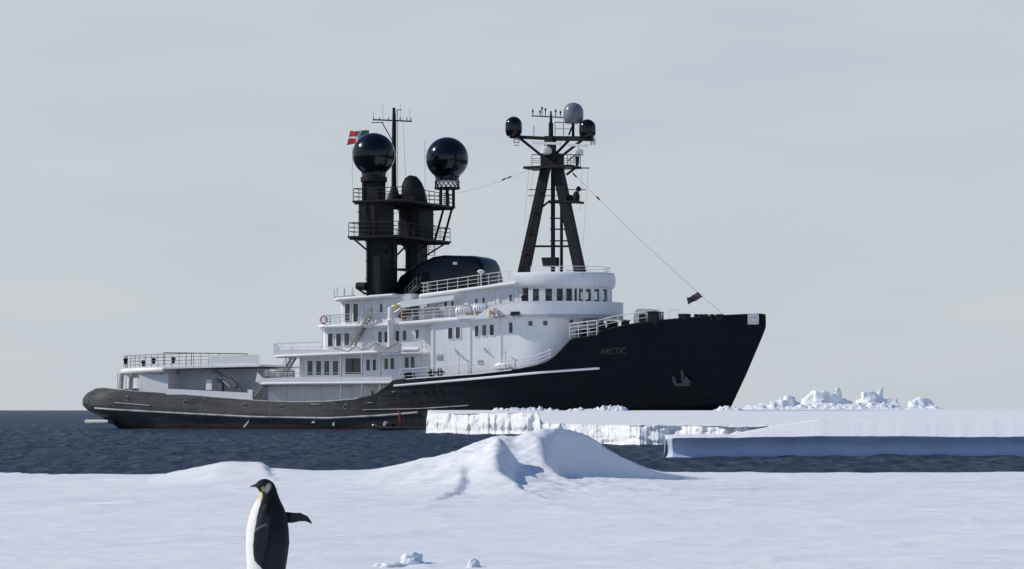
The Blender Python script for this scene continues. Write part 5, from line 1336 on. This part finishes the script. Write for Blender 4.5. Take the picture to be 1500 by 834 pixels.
# dark gear stowed behind the crane
m = MB()
for i in range(6):
    a = S3(586 + i * 4, 466 - i * 2 + (i % 2) * 3, -5.3); m.beam(a, S3(592 + i * 4, 456 - i * 1.5, -5.3), .35, .5)
m.build('stowed_gear', 'wood', ship)
for i in range(2):
    c_ = S3(625 + i * 12, 457, -5.6); m = MB(); m.lathe([(.55, -.12), (.62, -.08), (.62, .08), (.55, .12)], c_, 14, 0, (0, 1, 0.1)); m.build('cable_reel', 'grey', ship, smooth=40)

# ---- foredeck gear
path = []
for p, q in ((834, 496), (846, 494.5), (858, 493), (874, 491)): path.append(S3(p, q, -6.6))
rail(path, 1.6, 4, 1.3, .04, 'railw')
path = [S3(876, 487, -5.6), S3(900, 481, -5.4), S3(940, 475, -5), S3(966, 471, -4.6)]
rail(path, 1.3, 2, 2.2, .04, 'railw')
def winch(px, py, y, sc):
    x_, y_, z_ = S3(px, py, y); m = MB()
    m.lathe([(.5 * sc, -.7 * sc), (.5 * sc, -.6 * sc), (.28 * sc, -.55 * sc), (.28 * sc, .55 * sc), (.5 * sc, .6 * sc), (.5 * sc, .7 * sc)], (x_, y_, z_), 14, 0, (0, 1, 0)); m.box(x_ - .3 * sc, x_ + .3 * sc, y_ - .8 * sc, y_ + .8 * sc, z_ - .9 * sc, z_ - .35 * sc)
    m.build('winch', 'tower', ship, smooth=40)
winch(852, 488, -5.2, .9); winch(600, 549.5, -6.1, .8)
m = MB()
for p0, p1, q0, q1 in ((875, 884, 475, 484), (892, 903, 472, 480), (913, 919, 470, 478), (880, 892, 481, 488), (952, 965, 458, 472), (868, 873, 480, 485)):
    (xa, za), (xb, zb) = S(p0, q1 + 4, -4.6), S(p1, q0, -4.6); m = MB(); m.box(xa, xb, -5.2, -4.0, za, zb); m.box(xa - .12, xb + .12, -5.3, -3.9, zb, zb + .1); m.build('deck_locker', 'rubber', ship)
# covered windlass: pale housing with sloped back
m = MB(); c_ = [S(a, b, -3.6) for a, b in ((931, 476), (931, 464), (934, 455), (938, 452.5), (952, 453), (962, 458), (964, 474))]; m.plate(c_, -4.2, -2.2); m.build('windlass_cover', 'grey', ship)
m = MB(); c_ = [S(a, b, -4.3) for a, b in ((935, 472), (935, 461), (944, 460), (944, 472))]; m.plate(c_, -4.4, -4.25); m.build('windlass_drum', 'rubber', ship)
m = MB(); m.tube([S3(971, 470, -4), S3(971, 457, -4)], .08, 6); m.build('deck_post', 'tower', ship)
m = MB(); (xa, za), (xb, zb) = S(996, 470, -3.8), S(1009, 460, -3.8); m.hexa([(xa + .15, -4.3, za), (xb - .15, -4.3, za), (xb - .15, -3.2, za), (xa + .15, -3.2, za)], [(xa, -4.4, zb), (xb, -4.4, zb), (xb, -3.1, zb), (xa, -3.1, zb)]); m.build('fairlead', 'rubber', ship)
for p in (1020, 1027, 1034, 1043, 1052, 1056):
    m = MB(); x_, y_, z_ = S3(p, 466, -3.2); m.lathe([(.2, -.3), (.2, .15), (.3, .2), (.3, .38), (.1, .42)], (x_, y_, z_), 10); m.build('bollard', 'rubber', ship)
rail([S3(980, 466.5, -3.5), S3(994, 466, -3.5)], .9, 1, 1.4, .03, 'railw')
# promenade rail along the raised side deck
path = []
for p in (585, 600, 640, 700, 760, 785, 800, 806):
    X = 44.0
    q = float(np.interp(p, [a for a, b in TOPPX], [b for a, b in TOPPX]))
    path.append(S3(p, q, -b_top(S(p, q, -7)[0]) + .1))
rail(path, 1.15, 3, 1.7, .03, 'railw')
m = MB(); c_ = S3(580, 560, -6.8); m.tube([S3(579, 562, -6.8), S3(586, 546, -6.8), S3(598, 545, -6.8)], .05, 5); m.tube([S3(583, 560, -6.8), S3(592, 546, -6.8)], .04, 5); m.build('boarding_gate', 'rail', ship)
m = MB()
for p, q in ((633, 546), (645, 545)): (xa, za), (xb, zb) = S(p - 3, q + 6, -6.2), S(p + 3, q - 5, -6.2); m.box(xa, xb, -6.4, -6.0, za, zb)
m.beam(S3(627, 547, -6.3), S3(651, 545.5, -6.3), .2, .25); m.build('bitts', 'rubber', ship)

# ---- wall fittings: lamp posts, downpipes, doors, vents, deck lights
for p, t, b in ((672.5, 519, 551), (740, 516, 542)):
    m = MB(); m.tube([S3(p, b, -6.75), S3(p, t, -6.75)], .045, 6); m.beam(S3(p - 4, t - 1, -6.75), S3(p + 2, t + 1, -6.75), .12, .1); m.build('lamp_post', 'rail', ship)
for p, t, b, y in ((634, 474, 550, -6.42), (688, 470, 546, -6.42), (733, 468, 540, -6.42), (472, 482, 512, -5.06), (444, 526, 553, -5.06), (556, 520, 553, -5.06), (585, 520, 552, -5.06), (600, 480, 505, -5.06), (533, 438, 472, -4.96), (545, 438, 472, -4.96), (640, 432, 462, -5.06), (680, 428, 462, -5.06), (725, 420, 452, -5.06), (420, 565, 587, -4.96), (470, 565, 588, -4.96), (515, 565, 588, -4.96)):
    m = MB(); m.tube([S3(p, b, y), S3(p, t, y)], .045, 6); m.build('downpipe', 'white', ship)
for p, q, y in ((460, 567, -4.98), (510, 566, -4.98), (500, 523, -5.08), (556, 520.5, -5.08), (616, 519, -5.08), (545, 480, -5.08), (600, 477, -5.08), (690, 474, -6.44), (735, 470.5, -6.44), (680, 434, -5.08), (715, 429, -5.08), (540, 440.5, -4.98)):
    x_, y_, z_ = S3(p, q, y); m = MB(); m.lathe([(.05, 0), (.12, -.05), (.13, -.16), (.06, -.2)], (x_, y - .08, z_), 8); m.build('deck_lamp', 'chock', ship)
def door(px0, px1, py0, py1, y, parent):
    (xa, zb), (xb, zt) = S(px0, py1, y), S(px1, py0, y); m = MB(); m.box(xa, xb, y - .06, y - .005, zb, zt); m.box(xa + .08, xb - .08, y - .085, y - .06, zb + .1, zt - .1)
    o = m.build('door', 'white_clean', parent)
    return o
door(583.5, 590, 523, 551, -5.0, o_hB); door(535, 543, 447, 473, -4.9, o_hD); door(680, 687, 437, 463, -5.0, o_hF); door(726, 733, 432, 456, -5.0, o_hF); door(440, 447, 568, 588, -4.9, o_hA)
for a, b, c_, d_ in ((640, 648, 520, 527), (700, 707, 528, 533)):
    (xa, zb), (xb, zt) = S(a, d_, -6.35), S(b, c_, -6.35); m = MB()
    for i in range(5): zz = zb + (zt - zb) * (i + .3) / 5; m.hexa([(xa, -6.36, zz), (xb, -6.36, zz), (xb, -6.36, zz + .06), (xa, -6.36, zz + .06)], [(xa, -6.43, zz - .05), (xb, -6.43, zz - .05), (xb, -6.43, zz), (xa, -6.43, zz)])
    m.box(xa - .06, xb + .06, -6.37, -6.352, zb - .06, zt + .06); m.build('vent_grille', 'grey', o_wide)

# ------------------------------------------------------------------ loose things on board
def canister(px, py, y, label):
    x_, y_, z_ = S3(px, py, y); m = MB(); r, L = .56, .80
    m.lathe([(.01, -L), (r * .75, -L + .02), (r, -L + .22), (r, -.04), (r * 1.05, -.04), (r * 1.05, .04), (r, .04), (r, L - .22), (r * .75, L - .02), (.01, L)], (0, 0, 0), 20, 0, (1, 0, 0))
    o = m.build('life_raft_canister', 'white_clean', None, smooth=40)
    m = MB()
    for dx in (-.45, -.15, .15, .45): m.lathe([(r + .015, -.035), (r + .04, -.03), (r + .04, .03), (r + .015, .035)], (dx, 0, 0), 20, 0, (1, 0, 0))
    m.build('strap', 'grey', o)
    m = MB()
    for dx in (-.5, .5): m.box(dx - .06, dx + .06, -.5, .5, -.85, -.40)
    m.build('cradle', 'white_clean', o)
    o.location = ship_world(x_, y_, z_); o.rotation_euler = (0, 0, -TH)
    tag(o, label, 'life raft', 'life raft canisters on the bridge deck edge')
canister(678.5, 456, -6.6, 'white life raft drum strapped beside the crane hook')
canister(704, 452, -6.6, 'white life raft drum next to the lifebuoy on the bridge wing')
m = MB(); m.lathe([(.01, -.95), (.3, -.85), (.46, -.5), (.46, .5), (.3, .85), (.01, .95)], (0, 0, 0), 18, 0, (1, 0, 0)); m.box(-.55, -.4, -.3, .3, -.7, -.35); m.box(.4, .55, -.3, .3, -.7, -.35)
o = m.build('white_fender', 'white_clean', None, smooth=45); x_, y_, z_ = S3(736.5, 537.5, -6.3); o.location = ship_world(x_, y_, z_); o.rotation_euler = (0, 0, -TH)
tag(o, 'white capsule-shaped float lying by the rail below the bridge', 'float')
def lifebuoy(px, py, y, mat, label):
    x_, y_, z_ = S3(px, py, y); m = MB(); R, r = .40, .12; n1, n2 = 20, 8; vs = []
    for i in range(n1):
        for j in range(n2):
            a, b = 2 * math.pi * i / n1, 2 * math.pi * j / n2; vs.append(((R + r * math.cos(b)) * math.cos(a), r * math.sin(b), (R + r * math.cos(b)) * math.sin(a)))
    fs = [(i * n2 + j, ((i + 1) % n1) * n2 + j, ((i + 1) % n1) * n2 + (j + 1) % n2, i * n2 + (j + 1) % n2) for i in range(n1) for j in range(n2)]
    m.add(vs, fs); o = m.build('lifebuoy', mat, None, smooth=60)
    m = MB()
    for k in range(4):
        a = math.pi / 4 + k * math.pi / 2; m.lathe([(r + .005, -.07), (r + .02, -.05), (r + .02, .05), (r + .005, .07)], (R * math.cos(a), 0, R * math.sin(a)), 8, 0, (-math.sin(a), 0.001, math.cos(a)))
    m.build('tape_band', 'white_clean', o)
    o.location = ship_world(x_, y_, z_); o.rotation_euler = (0, 0, -TH); tag(o, label, 'lifebuoy'); return o
lifebuoy(725, 458.5, -7.5, 'pink', 'faded red and white lifebuoy hung on the bridge wing')
lifebuoy(474, 468.5, -5.85, 'pink', 'small red and white lifebuoy hung on the aft deck railing')
m = MB(); m.lathe([(.02, -.32), (.12, -.3), (.12, .12), (.07, .2), (.07, .32)], (0, 0, 0), 10); m.box(-.04, .04, -.04, .22, -.1, .1); o = m.build('smoke_float', 'yellow', None, smooth=40)
x_, y_, z_ = S3(717.5, 457, -7.45); o.location = ship_world(x_, y_, z_); o.rotation_euler = (0, 0, -TH); tag(o, 'small yellow canister beside the lifebuoy on the bridge wing', 'canister')

# flags
def flag(name, corners, label, cells, y, amp):
    "corners in photo px: hoist top, hoist bottom, fly bottom, fly top"
    nu, nv = 22, 14; m = MB(); P = [Vector(S3(*c_, y)) for c_ in corners]
    P = [ship_world(*p) for p in P]; org = P[0].copy()
    vs = []
    for th_ in (0, .012):
        for j in range(nv + 1):
            for i in range(nu + 1):
                u, v = i / nu, j / nv
                p = P[0].lerp(P[3], u).lerp(P[1].lerp(P[2], u), v) - org
                w_ = math.sin(u * 7 + v * 2.2) * amp * u ** .5 + math.sin(u * 15 + v * 5) * amp * .25
                p = p + Vector((0, w_ + th_, w_ * .35)); vs.append(p)
    N = (nu + 1) * (nv + 1); fs, mi = [], []
    for s_ in (0, 1):
        for j in range(nv):
            for i in range(nu):
                a = s_ * N + j * (nu + 1) + i; q = (a, a + 1, a + nu + 2, a + nu + 1); fs.append(q if s_ == 0 else q[::-1]); mi.append(cells((i + .5) / nu, (j + .5) / nv))
    m.v = vs; m.f = fs; m.m = mi
    o = m.build(name, ['redflag', 'whiteflag', 'blueflag', 'greenflag'], None, smooth=60); o.location = org; tag(o, label, 'flag'); return o
def norse(u, v):
    if 0.42 < u < 0.58 or 0.40 < v < 0.58: return 1
    return 3 if u < 0.42 and v < 0.45 else 0
flag('flag', [(541, 191), (539, 207), (508, 213.5), (513, 192)], 'red, white and green flag flying behind the starboard radome', norse, -1.0, .25)
def dark(u, v): return 0 if 0.30 < u + 0.4 * v < 0.45 and v < .5 else 2
flag('flag', [(1023, 428), (1029, 435), (1008, 447), (1006, 437)], 'small dark navy and red flag fluttering on the forestay', dark, 0.0, .18)

# ------------------------------------------------------------------ bodies grown with the Skin modifier
def skin_body(name, joints, bones, mats, root, matfn, sub=2):
    "joints: list of (x, y, z, rx, ry); one continuous surface"
    me = bpy.data.meshes.new(name); me.from_pydata([j[:3] for j in joints], bones, []); o = bpy.data.objects.new(name, me); COL.objects.link(o)
    md = o.modifiers.new('skin', 'SKIN'); md.use_smooth_shade = True
    for i, j in enumerate(joints):
        sv = me.skin_vertices[0].data[i]; sv.radius = (j[3], j[4]); sv.use_root = (i == root)
    sb = o.modifiers.new('sub', 'SUBSURF'); sb.levels = sb.render_levels = sub
    dg = bpy.context.evaluated_depsgraph_get(); dg.update()
    nm = bpy.data.meshes.new_from_object(o.evaluated_get(dg)); o.modifiers.clear(); o.data = nm; bpy.data.meshes.remove(me); nm.name = name
    nm.materials.clear()
    for x in mats: nm.materials.append(M[x])
    for p in nm.polygons: p.material_index = matfn(p.center); p.use_smooth = True
    return o
def person(loc, rotz, mats, label, bend=0.0, arm='bent'):
    # figure 1.76 m tall facing -Y of its own frame
    J = [(0, 0, .95, .15, .11), (0, 0, 1.15, .14, .10), (0, -.02 - bend * .1, 1.40, .19, .12), (0, -.03 - bend * .16, 1.50, .075, .075), (0, -.04 - bend * .18, 1.56, .07, .075), (0, -.05 - bend * .2, 1.65, .085, .105), (0, -.05 - bend * .2, 1.73, .06, .075)]
    B = [(0, 1), (1, 2), (2, 3), (3, 4), (4, 5), (5, 6)]
    def chain(start, pts):
        prev = start
        for p in pts: J.append(p); B.append((prev, len(J) - 1)); prev = len(J) - 1
    for s_ in (-1, 1):
        chain(0, [(s_ * .10, 0, .88, .10, .10), (s_ * .12, -.02, .50, .072, .075), (s_ * .13, .0, .12, .055, .06), (s_ * .13, .0, .05, .05, .06), (s_ * .13, -.16, .04, .045, .035)])
        if arm == 'bent': chain(2, [(s_ * .20, -.02, 1.40, .075, .075), (s_ * .27, -.08 if s_ > 0 else .02, 1.13, .055, .055), (s_ * .24, -.32 if s_ > 0 else -.10, 1.05 if s_ > 0 else .88, .045, .045), (s_ * .22, -.40 if s_ > 0 else -.13, 1.07 if s_ > 0 else .80, .04, .03)])
        else: chain(2, [(s_ * .20, -.02, 1.40, .075, .075), (s_ * .27, -.16, 1.17, .055, .055), (s_ * .16, -.40, 1.13, .045, .045), (s_ * .12, -.48, 1.13, .04, .03)])
    def mf(c): return 1 if (c.z > 1.565 and c.y < -.05 - bend * .2 and c.z < 1.70) else (2 if c.z < .13 or c.z > 1.60 else 0)
    o = skin_body('person', J, B, mats, 0, mf)
    m = MB(); hx, hy, hz = J[5][:3]
    m.lathe([(.001, .03), (.022, .01), (.016, -.02), (.001, -.03)], (hx, hy - .115, hz - .02), 6); m.lathe([(.001, .015), (.014, 0), (.001, -.015)], (hx - .035, hy - .10, hz + .02), 6); m.lathe([(.001, .015), (.014, 0), (.001, -.015)], (hx + .035, hy - .10, hz + .02), 6)
    f = m.build('face_features', 'skin', o)
    o.location = loc; o.rotation_euler = (0, 0, rotz); tag(o, label, 'person'); return o

# ------------------------------------------------------------------ tender alongside with its crew
TY = -9.3
(tx0, _), (tx1, _) = S(548, 630, TY), S(641, 630, TY)
tend = bpy.data.objects.new('inflatable_boat', None); COL.objects.link(tend)
tend.location = ship_world(tx0, TY, 0); tend.rotation_euler = (0, 0, -TH)
tag(tend, 'dark inflatable boat lying alongside the hull just off the ice shelf', 'boat')
L_ = tx1 - tx0
def tside(sd, n=14):
    pts = []
    for i in range(n + 1):
        t = i / n; pts.append((L_ * t, sd * 1.05 * (1 - (1 - min(1, t * 2.6)) ** 2.2), 0.24 + 0.22 * max(0, 1 - t * 3) ** 1.5))
    return pts
for sd in (-1, 1): m = MB(); m.tube(tside(sd), .21, 10); m.build('side_tube', 'rubber', tend, smooth=60)
m = MB(); P_ = tside(1); vs = [(x, y, z - .12) for x, y, z in P_] + [(x, -y, z - .12) for x, y, z in P_] + [(x, 0, -.15 + .5 * max(0, 1 - x / 2.2)) for x, y, z in P_]
n_ = len(P_); fs = [(i, i + 1, n_ + i + 1, n_ + i) for i in range(n_ - 1)] + [(i, 2 * n_ + i, 2 * n_ + i + 1, i + 1) for i in range(n_ - 1)] + [(n_ + i, n_ + i + 1, 2 * n_ + i + 1, 2 * n_ + i) for i in range(n_ - 1)]
m.add(vs, fs); m.build('boat_floor', 'tower', tend)
m = MB(); m.lathe([(.02, -.4), (.14, -.3), (.16, .1), (.05, .35)], (.12, 0, .50), 10, 0, (.95, 0, -.2)); m.build('bow_cap', 'white_clean', tend, smooth=50)
m = MB(); m.hexa([(1.15, -.3, .2), (1.55, -.3, .2), (1.55, .3, .2), (1.15, .3, .2)], [(1.35, -.25, 1.0), (1.6, -.25, 1.0), (1.6, .25, 1.0), (1.35, .25, 1.0)]); m.build('spray_hood', 'grey', tend)
m = MB(); m.box(1.7, 2.4, -.4, .4, .2, .75); m.build('seat', 'rubber', tend)
px_, pz_ = S(586, 624, TY)
person(ship_world(px_, TY, .45), RAD(-90 + 20), ['red', 'skin', 'darkcloth'], 'person in a red suit standing in the inflatable boat beside the hull', 0.35)
wx, wz = S(767, 432, -6.2)
pw = person(ship_world(wx, -6.3, 13.36), RAD(-TH * 0 + 20), ['darkcloth', 'skin', 'darkcloth'], 'person in dark clothing leaning on the bridge wing bulwark', 0.3, 'lean')
m = MB(); m.box(wx - .6, wx + .6, -6.9, -5.7, 13.0, 13.36); m.build('wing_step', 'deck', ship)

# ------------------------------------------------------------------ the penguin on the near snow
def build_penguin():
    D = 25.0; K = D / F; X0 = (392 - 750) * K; gz = float(snow_z(np.array([X0]), np.array([D]))[0])
    zpx = lambda py: CAMH + (HORIZON - py) * K - gz
    xpx = lambda px: (px - 392) * K
    rings = [(877, 384, 408, .05), (872, 374, 414, .115), (860, 367, 418, .155), (845, 363.5, 418.5, .175), (834, 362, 418.5, .185), (815, 360.5, 421.5, .195), (795, 360, 424, .198), (775, 361, 423, .190), (758, 364.5, 420.5, .170), (745, 369, 416.5, .145),
             (735, 374, 411.5, .115), (728, 378.5, 408.5, .092), (722, 380.5, 406.5, .080), (717, 378, 405.2, .076), (713, 375.2, 403.6, .074), (709, 374.6, 401.6, .070), (705.5, 377.5, 398.3, .056), (703, 381.5, 394, .036), (701.7, 385, 390, .014)]
    bm = bmesh.new(); n = 28; prev = None
    for py, xl, xr, hw in rings:
        c, a = xpx((xl + xr) / 2), (xr - xl) / 2 * K
        ring = [bm.verts.new((c + a * math.cos(2 * math.pi * i / n), hw * math.sin(2 * math.pi * i / n), zpx(py))) for i in range(n)]
        if prev:
            for i in range(n): bm.faces.new((prev[i], prev[(i + 1) % n], ring[(i + 1) % n], ring[i]))
        else: bm.faces.new(ring[::-1])
        prev = ring
    bm.faces.new(prev)
    def limb(pts, nn=12):
        "pts: (x, y, z, half width along w, half thickness along y)"
        pv = None; P = [Vector(p[:3]) for p in pts]
        for k, p in enumerate(pts):
            d = (P[min(k + 1, len(P) - 1)] - P[max(k - 1, 0)]).normalized(); wv = d.cross(Vector((0, 1, 0))).normalized(); tv = d.cross(wv).normalized()
            ring = [bm.verts.new(P[k] + wv * p[3] * math.cos(2 * math.pi * i / nn) + tv * p[4] * math.sin(2 * math.pi * i / nn)) for i in range(nn)]
            if pv:
                for i in range(nn): bm.faces.new((pv[i], pv[(i + 1) % nn], ring[(i + 1) % nn], ring[i]))
            else: bm.faces.new(ring[::-1])
            pv = ring
        bm.faces.new(pv)
    limb([(xpx(380), 0, zpx(711), .022, .026), (xpx(373.5), 0, zpx(711.6), .016, .016), (xpx(369.5), 0, zpx(712.2), .010, .009), (xpx(365.8), 0, zpx(713.2), .006, .006)])   # beak
    limb([(xpx(398), .10, zpx(752), .05, .05), (xpx(415), .13, zpx(759), .055, .03), (xpx(427), .14, zpx(759.5), .050, .017), (xpx(438), .145, zpx(758.5), .042, .014), (xpx(447), .15, zpx(761), .028, .012), (xpx(452.5), .15, zpx(765.5), .014, .010), (xpx(455), .15, zpx(768.5), .006, .007)])   # far flipper held back
    limb([(xpx(395), -.12, zpx(742), .045, .04), (xpx(391), -.185, zpx(757), .060, .028), (xpx(386), -.212, zpx(778), .068, .018), (xpx(383.5), -.220, zpx(800), .064, .015), (xpx(382.5), -.212, zpx(815), .050, .013), (xpx(384), -.205, zpx(826), .022, .010)])   # near flipper hanging
    for sy in (-.075, .075): limb([(xpx(392), sy, zpx(866), .05, .055), (xpx(388), sy, zpx(876), .04, .05), (xpx(380), sy, zpx(879.5), .022, .05), (xpx(369), sy, zpx(880.5), .014, .06), (xpx(364), sy, zpx(880.8), .008, .05)])   # feet
    limb([(xpx(408), 0, zpx(864), .05, .06), (xpx(416), 0, zpx(872), .03, .05), (xpx(421), 0, zpx(879), .012, .03)])   # tail
    me = bpy.data.meshes.new('penguin'); bm.to_mesh(me); bm.free()
    o = bpy.data.objects.new('penguin', me); COL.objects.link(o)
    rm = o.modifiers.new('r', 'REMESH'); rm.mode = 'VOXEL'; rm.voxel_size = 0.0065
    sm = o.modifiers.new('s', 'SMOOTH'); sm.factor = .5; sm.iterations = 4
    dg = bpy.context.evaluated_depsgraph_get(); dg.update(); nm = bpy.data.meshes.new_from_object(o.evaluated_get(dg)); o.modifiers.clear(); o.data = nm; bpy.data.meshes.remove(me); nm.name = 'penguin'
    ca = nm.color_attributes.new('plumage', 'FLOAT_COLOR', 'POINT')
    co = np.zeros(len(nm.vertices) * 3); nm.vertices.foreach_get('co', co); co = co.reshape(-1, 3)
    pxv = co[:, 0] / K + 392; pyv = HORIZON - (co[:, 2] + gz - CAMH) / K; yv = co[:, 1]
    black = np.array([.008, .009, .012]); slate = np.array([.030, .034, .042]); white = np.array([.80, .80, .78]); yel = np.array([.62, .55, .26]); cream = np.array([.62, .60, .52])
    col = np.tile(black, (len(co), 1))
    rndn = fbm(pxv * .5, pyv * .18, 3, 3)
    bound = np.interp(pyv, [716, 722, 728, 735, 745, 758, 770, 785, 800, 820, 828, 836, 872], [372, 386, 386, 384.5, 381.5, 379, 377, 375.5, 374, 376, 384, 391, 396]) + rndn * .7
    def mixc(c, t): 
        global_t = np.clip(t, 0, 1)[:, None]; return col * (1 - global_t) + c * global_t
    back_slate = np.clip((pyv - 770) / 40, 0, 1) * np.clip((pxv - 385) / 12, 0, 1) * .5; col = mixc(slate, back_slate)
    w = np.clip((bound - pxv) / 1.6, 0, 1) * (pyv > 719); col = mixc(white, w)
    y_ = np.clip((737 - pyv) / 10, 0, 1) * w; col = mixc(yel, y_)
    ear = 1 - np.sqrt(((pxv - 393.5 + (pyv - 714) * .25) / 5.2) ** 2 + ((pyv - 714.5) / 9.0) ** 2); col = mixc(cream * .75, np.clip(ear * 1.9, 0, 1) * (np.abs(yv) > .02))
    golden = 1 - np.sqrt(((pxv - 386.5) / 3.5) ** 2 + ((pyv - 716) / 5) ** 2); col = mixc(yel * .55, np.clip(golden * 2, 0, .8) * (np.abs(yv) > .03))
    near = (yv < -.198) & (pyv > 752); col[near] = slate * (0.9 + .3 * rndn[near][:, None])
    stripe = np.exp(-((pyv - (773 - (pxv - 380) * .55 + (pxv - 384) ** 2 * .02)) / 1.5) ** 2) * near * (pxv < 394); col = mixc(np.array([.20, .20, .21]), stripe)
    far = (pxv > 424.5) & (pyv < 772); col[far] = slate
    beak = (pxv < 374.2) & (pyv < 716); col[beak] = np.array([.05, .035, .03]); 
    lowb = beak & (co[:, 2] < zpx(711.9 )) ; col[lowb] = np.array([.28, .14, .12])
    col[pyv > 874] = black
    ca.data.foreach_set('color', np.concatenate([col, np.ones((len(co), 1))], 1).astype(np.float32).ravel())
    mt, nn_, ll, bb = new_mat('penguin_plumage'); at = nn_.new('ShaderNodeAttribute'); at.attribute_name = 'plumage'; ll.new(at.outputs['Color'], bb.inputs['Base Color']); bb.inputs['Roughness'].default_value = .7; bb.inputs['Specular IOR Level'].default_value = .2
    tc = nn_.new('ShaderNodeTexCoord'); nz = nn_.new('ShaderNodeTexNoise'); nz.inputs['Scale'].default_value = 60; ll.new(tc.outputs['Object'], nz.inputs['Vector']); bp = nn_.new('ShaderNodeBump'); bp.inputs['Strength'].default_value = .25; bp.inputs['Distance'].default_value = .01; ll.new(nz.outputs[0], bp.inputs['Height']); ll.new(bp.outputs[0], bb.inputs['Normal'])
    nm.materials.clear(); nm.materials.append(mt)
    nm.polygons.foreach_set('use_smooth', [True] * len(nm.polygons))
    o.location = (X0, D, gz)
    tag(o, 'emperor penguin standing on the snow with one flipper held back', 'penguin')
build_penguin()

# snow clods breaking the near snow
def clod(px, py, depth, w, h, seed, label):
    bm = bmesh.new(); bmesh.ops.create_icosphere(bm, subdivisions=4, radius=1)
    for v in bm.verts:
        q = v.co.copy(); n_ = noise.fractal(q * 1.6 + Vector((seed, 3, 1)), 1.0, 2.0, 4); v.co = Vector((q.x * w, q.y * w * .8, q.z * h)) * (1 + .35 * n_)
    me = bpy.data.meshes.new('snow_clod'); bm.to_mesh(me); bm.free(); me.materials.append(M['clod'])
    me.polygons.foreach_set('use_smooth', [True] * len(me.polygons))
    o = bpy.data.objects.new('snow_clod', me); COL.objects.link(o); p = W(px, py, depth)
    o.location = (p.x, depth, float(snow_z(np.array([p.x]), np.array([depth]))[0]) + h * .15); tag(o, label, 'snow clod')
clod(603, 830, 30.6, .125, .11, 1, 'rounded blue shaded snow clod, largest of those poking out of the near snow')
clod(693.5, 832, 30.3, .065, .075, 4, 'small upright snow clod standing alone in the near snow')
clod(572, 834, 30.4, .16, .045, 7, 'flat wide snow clod beside the largest rounded one')
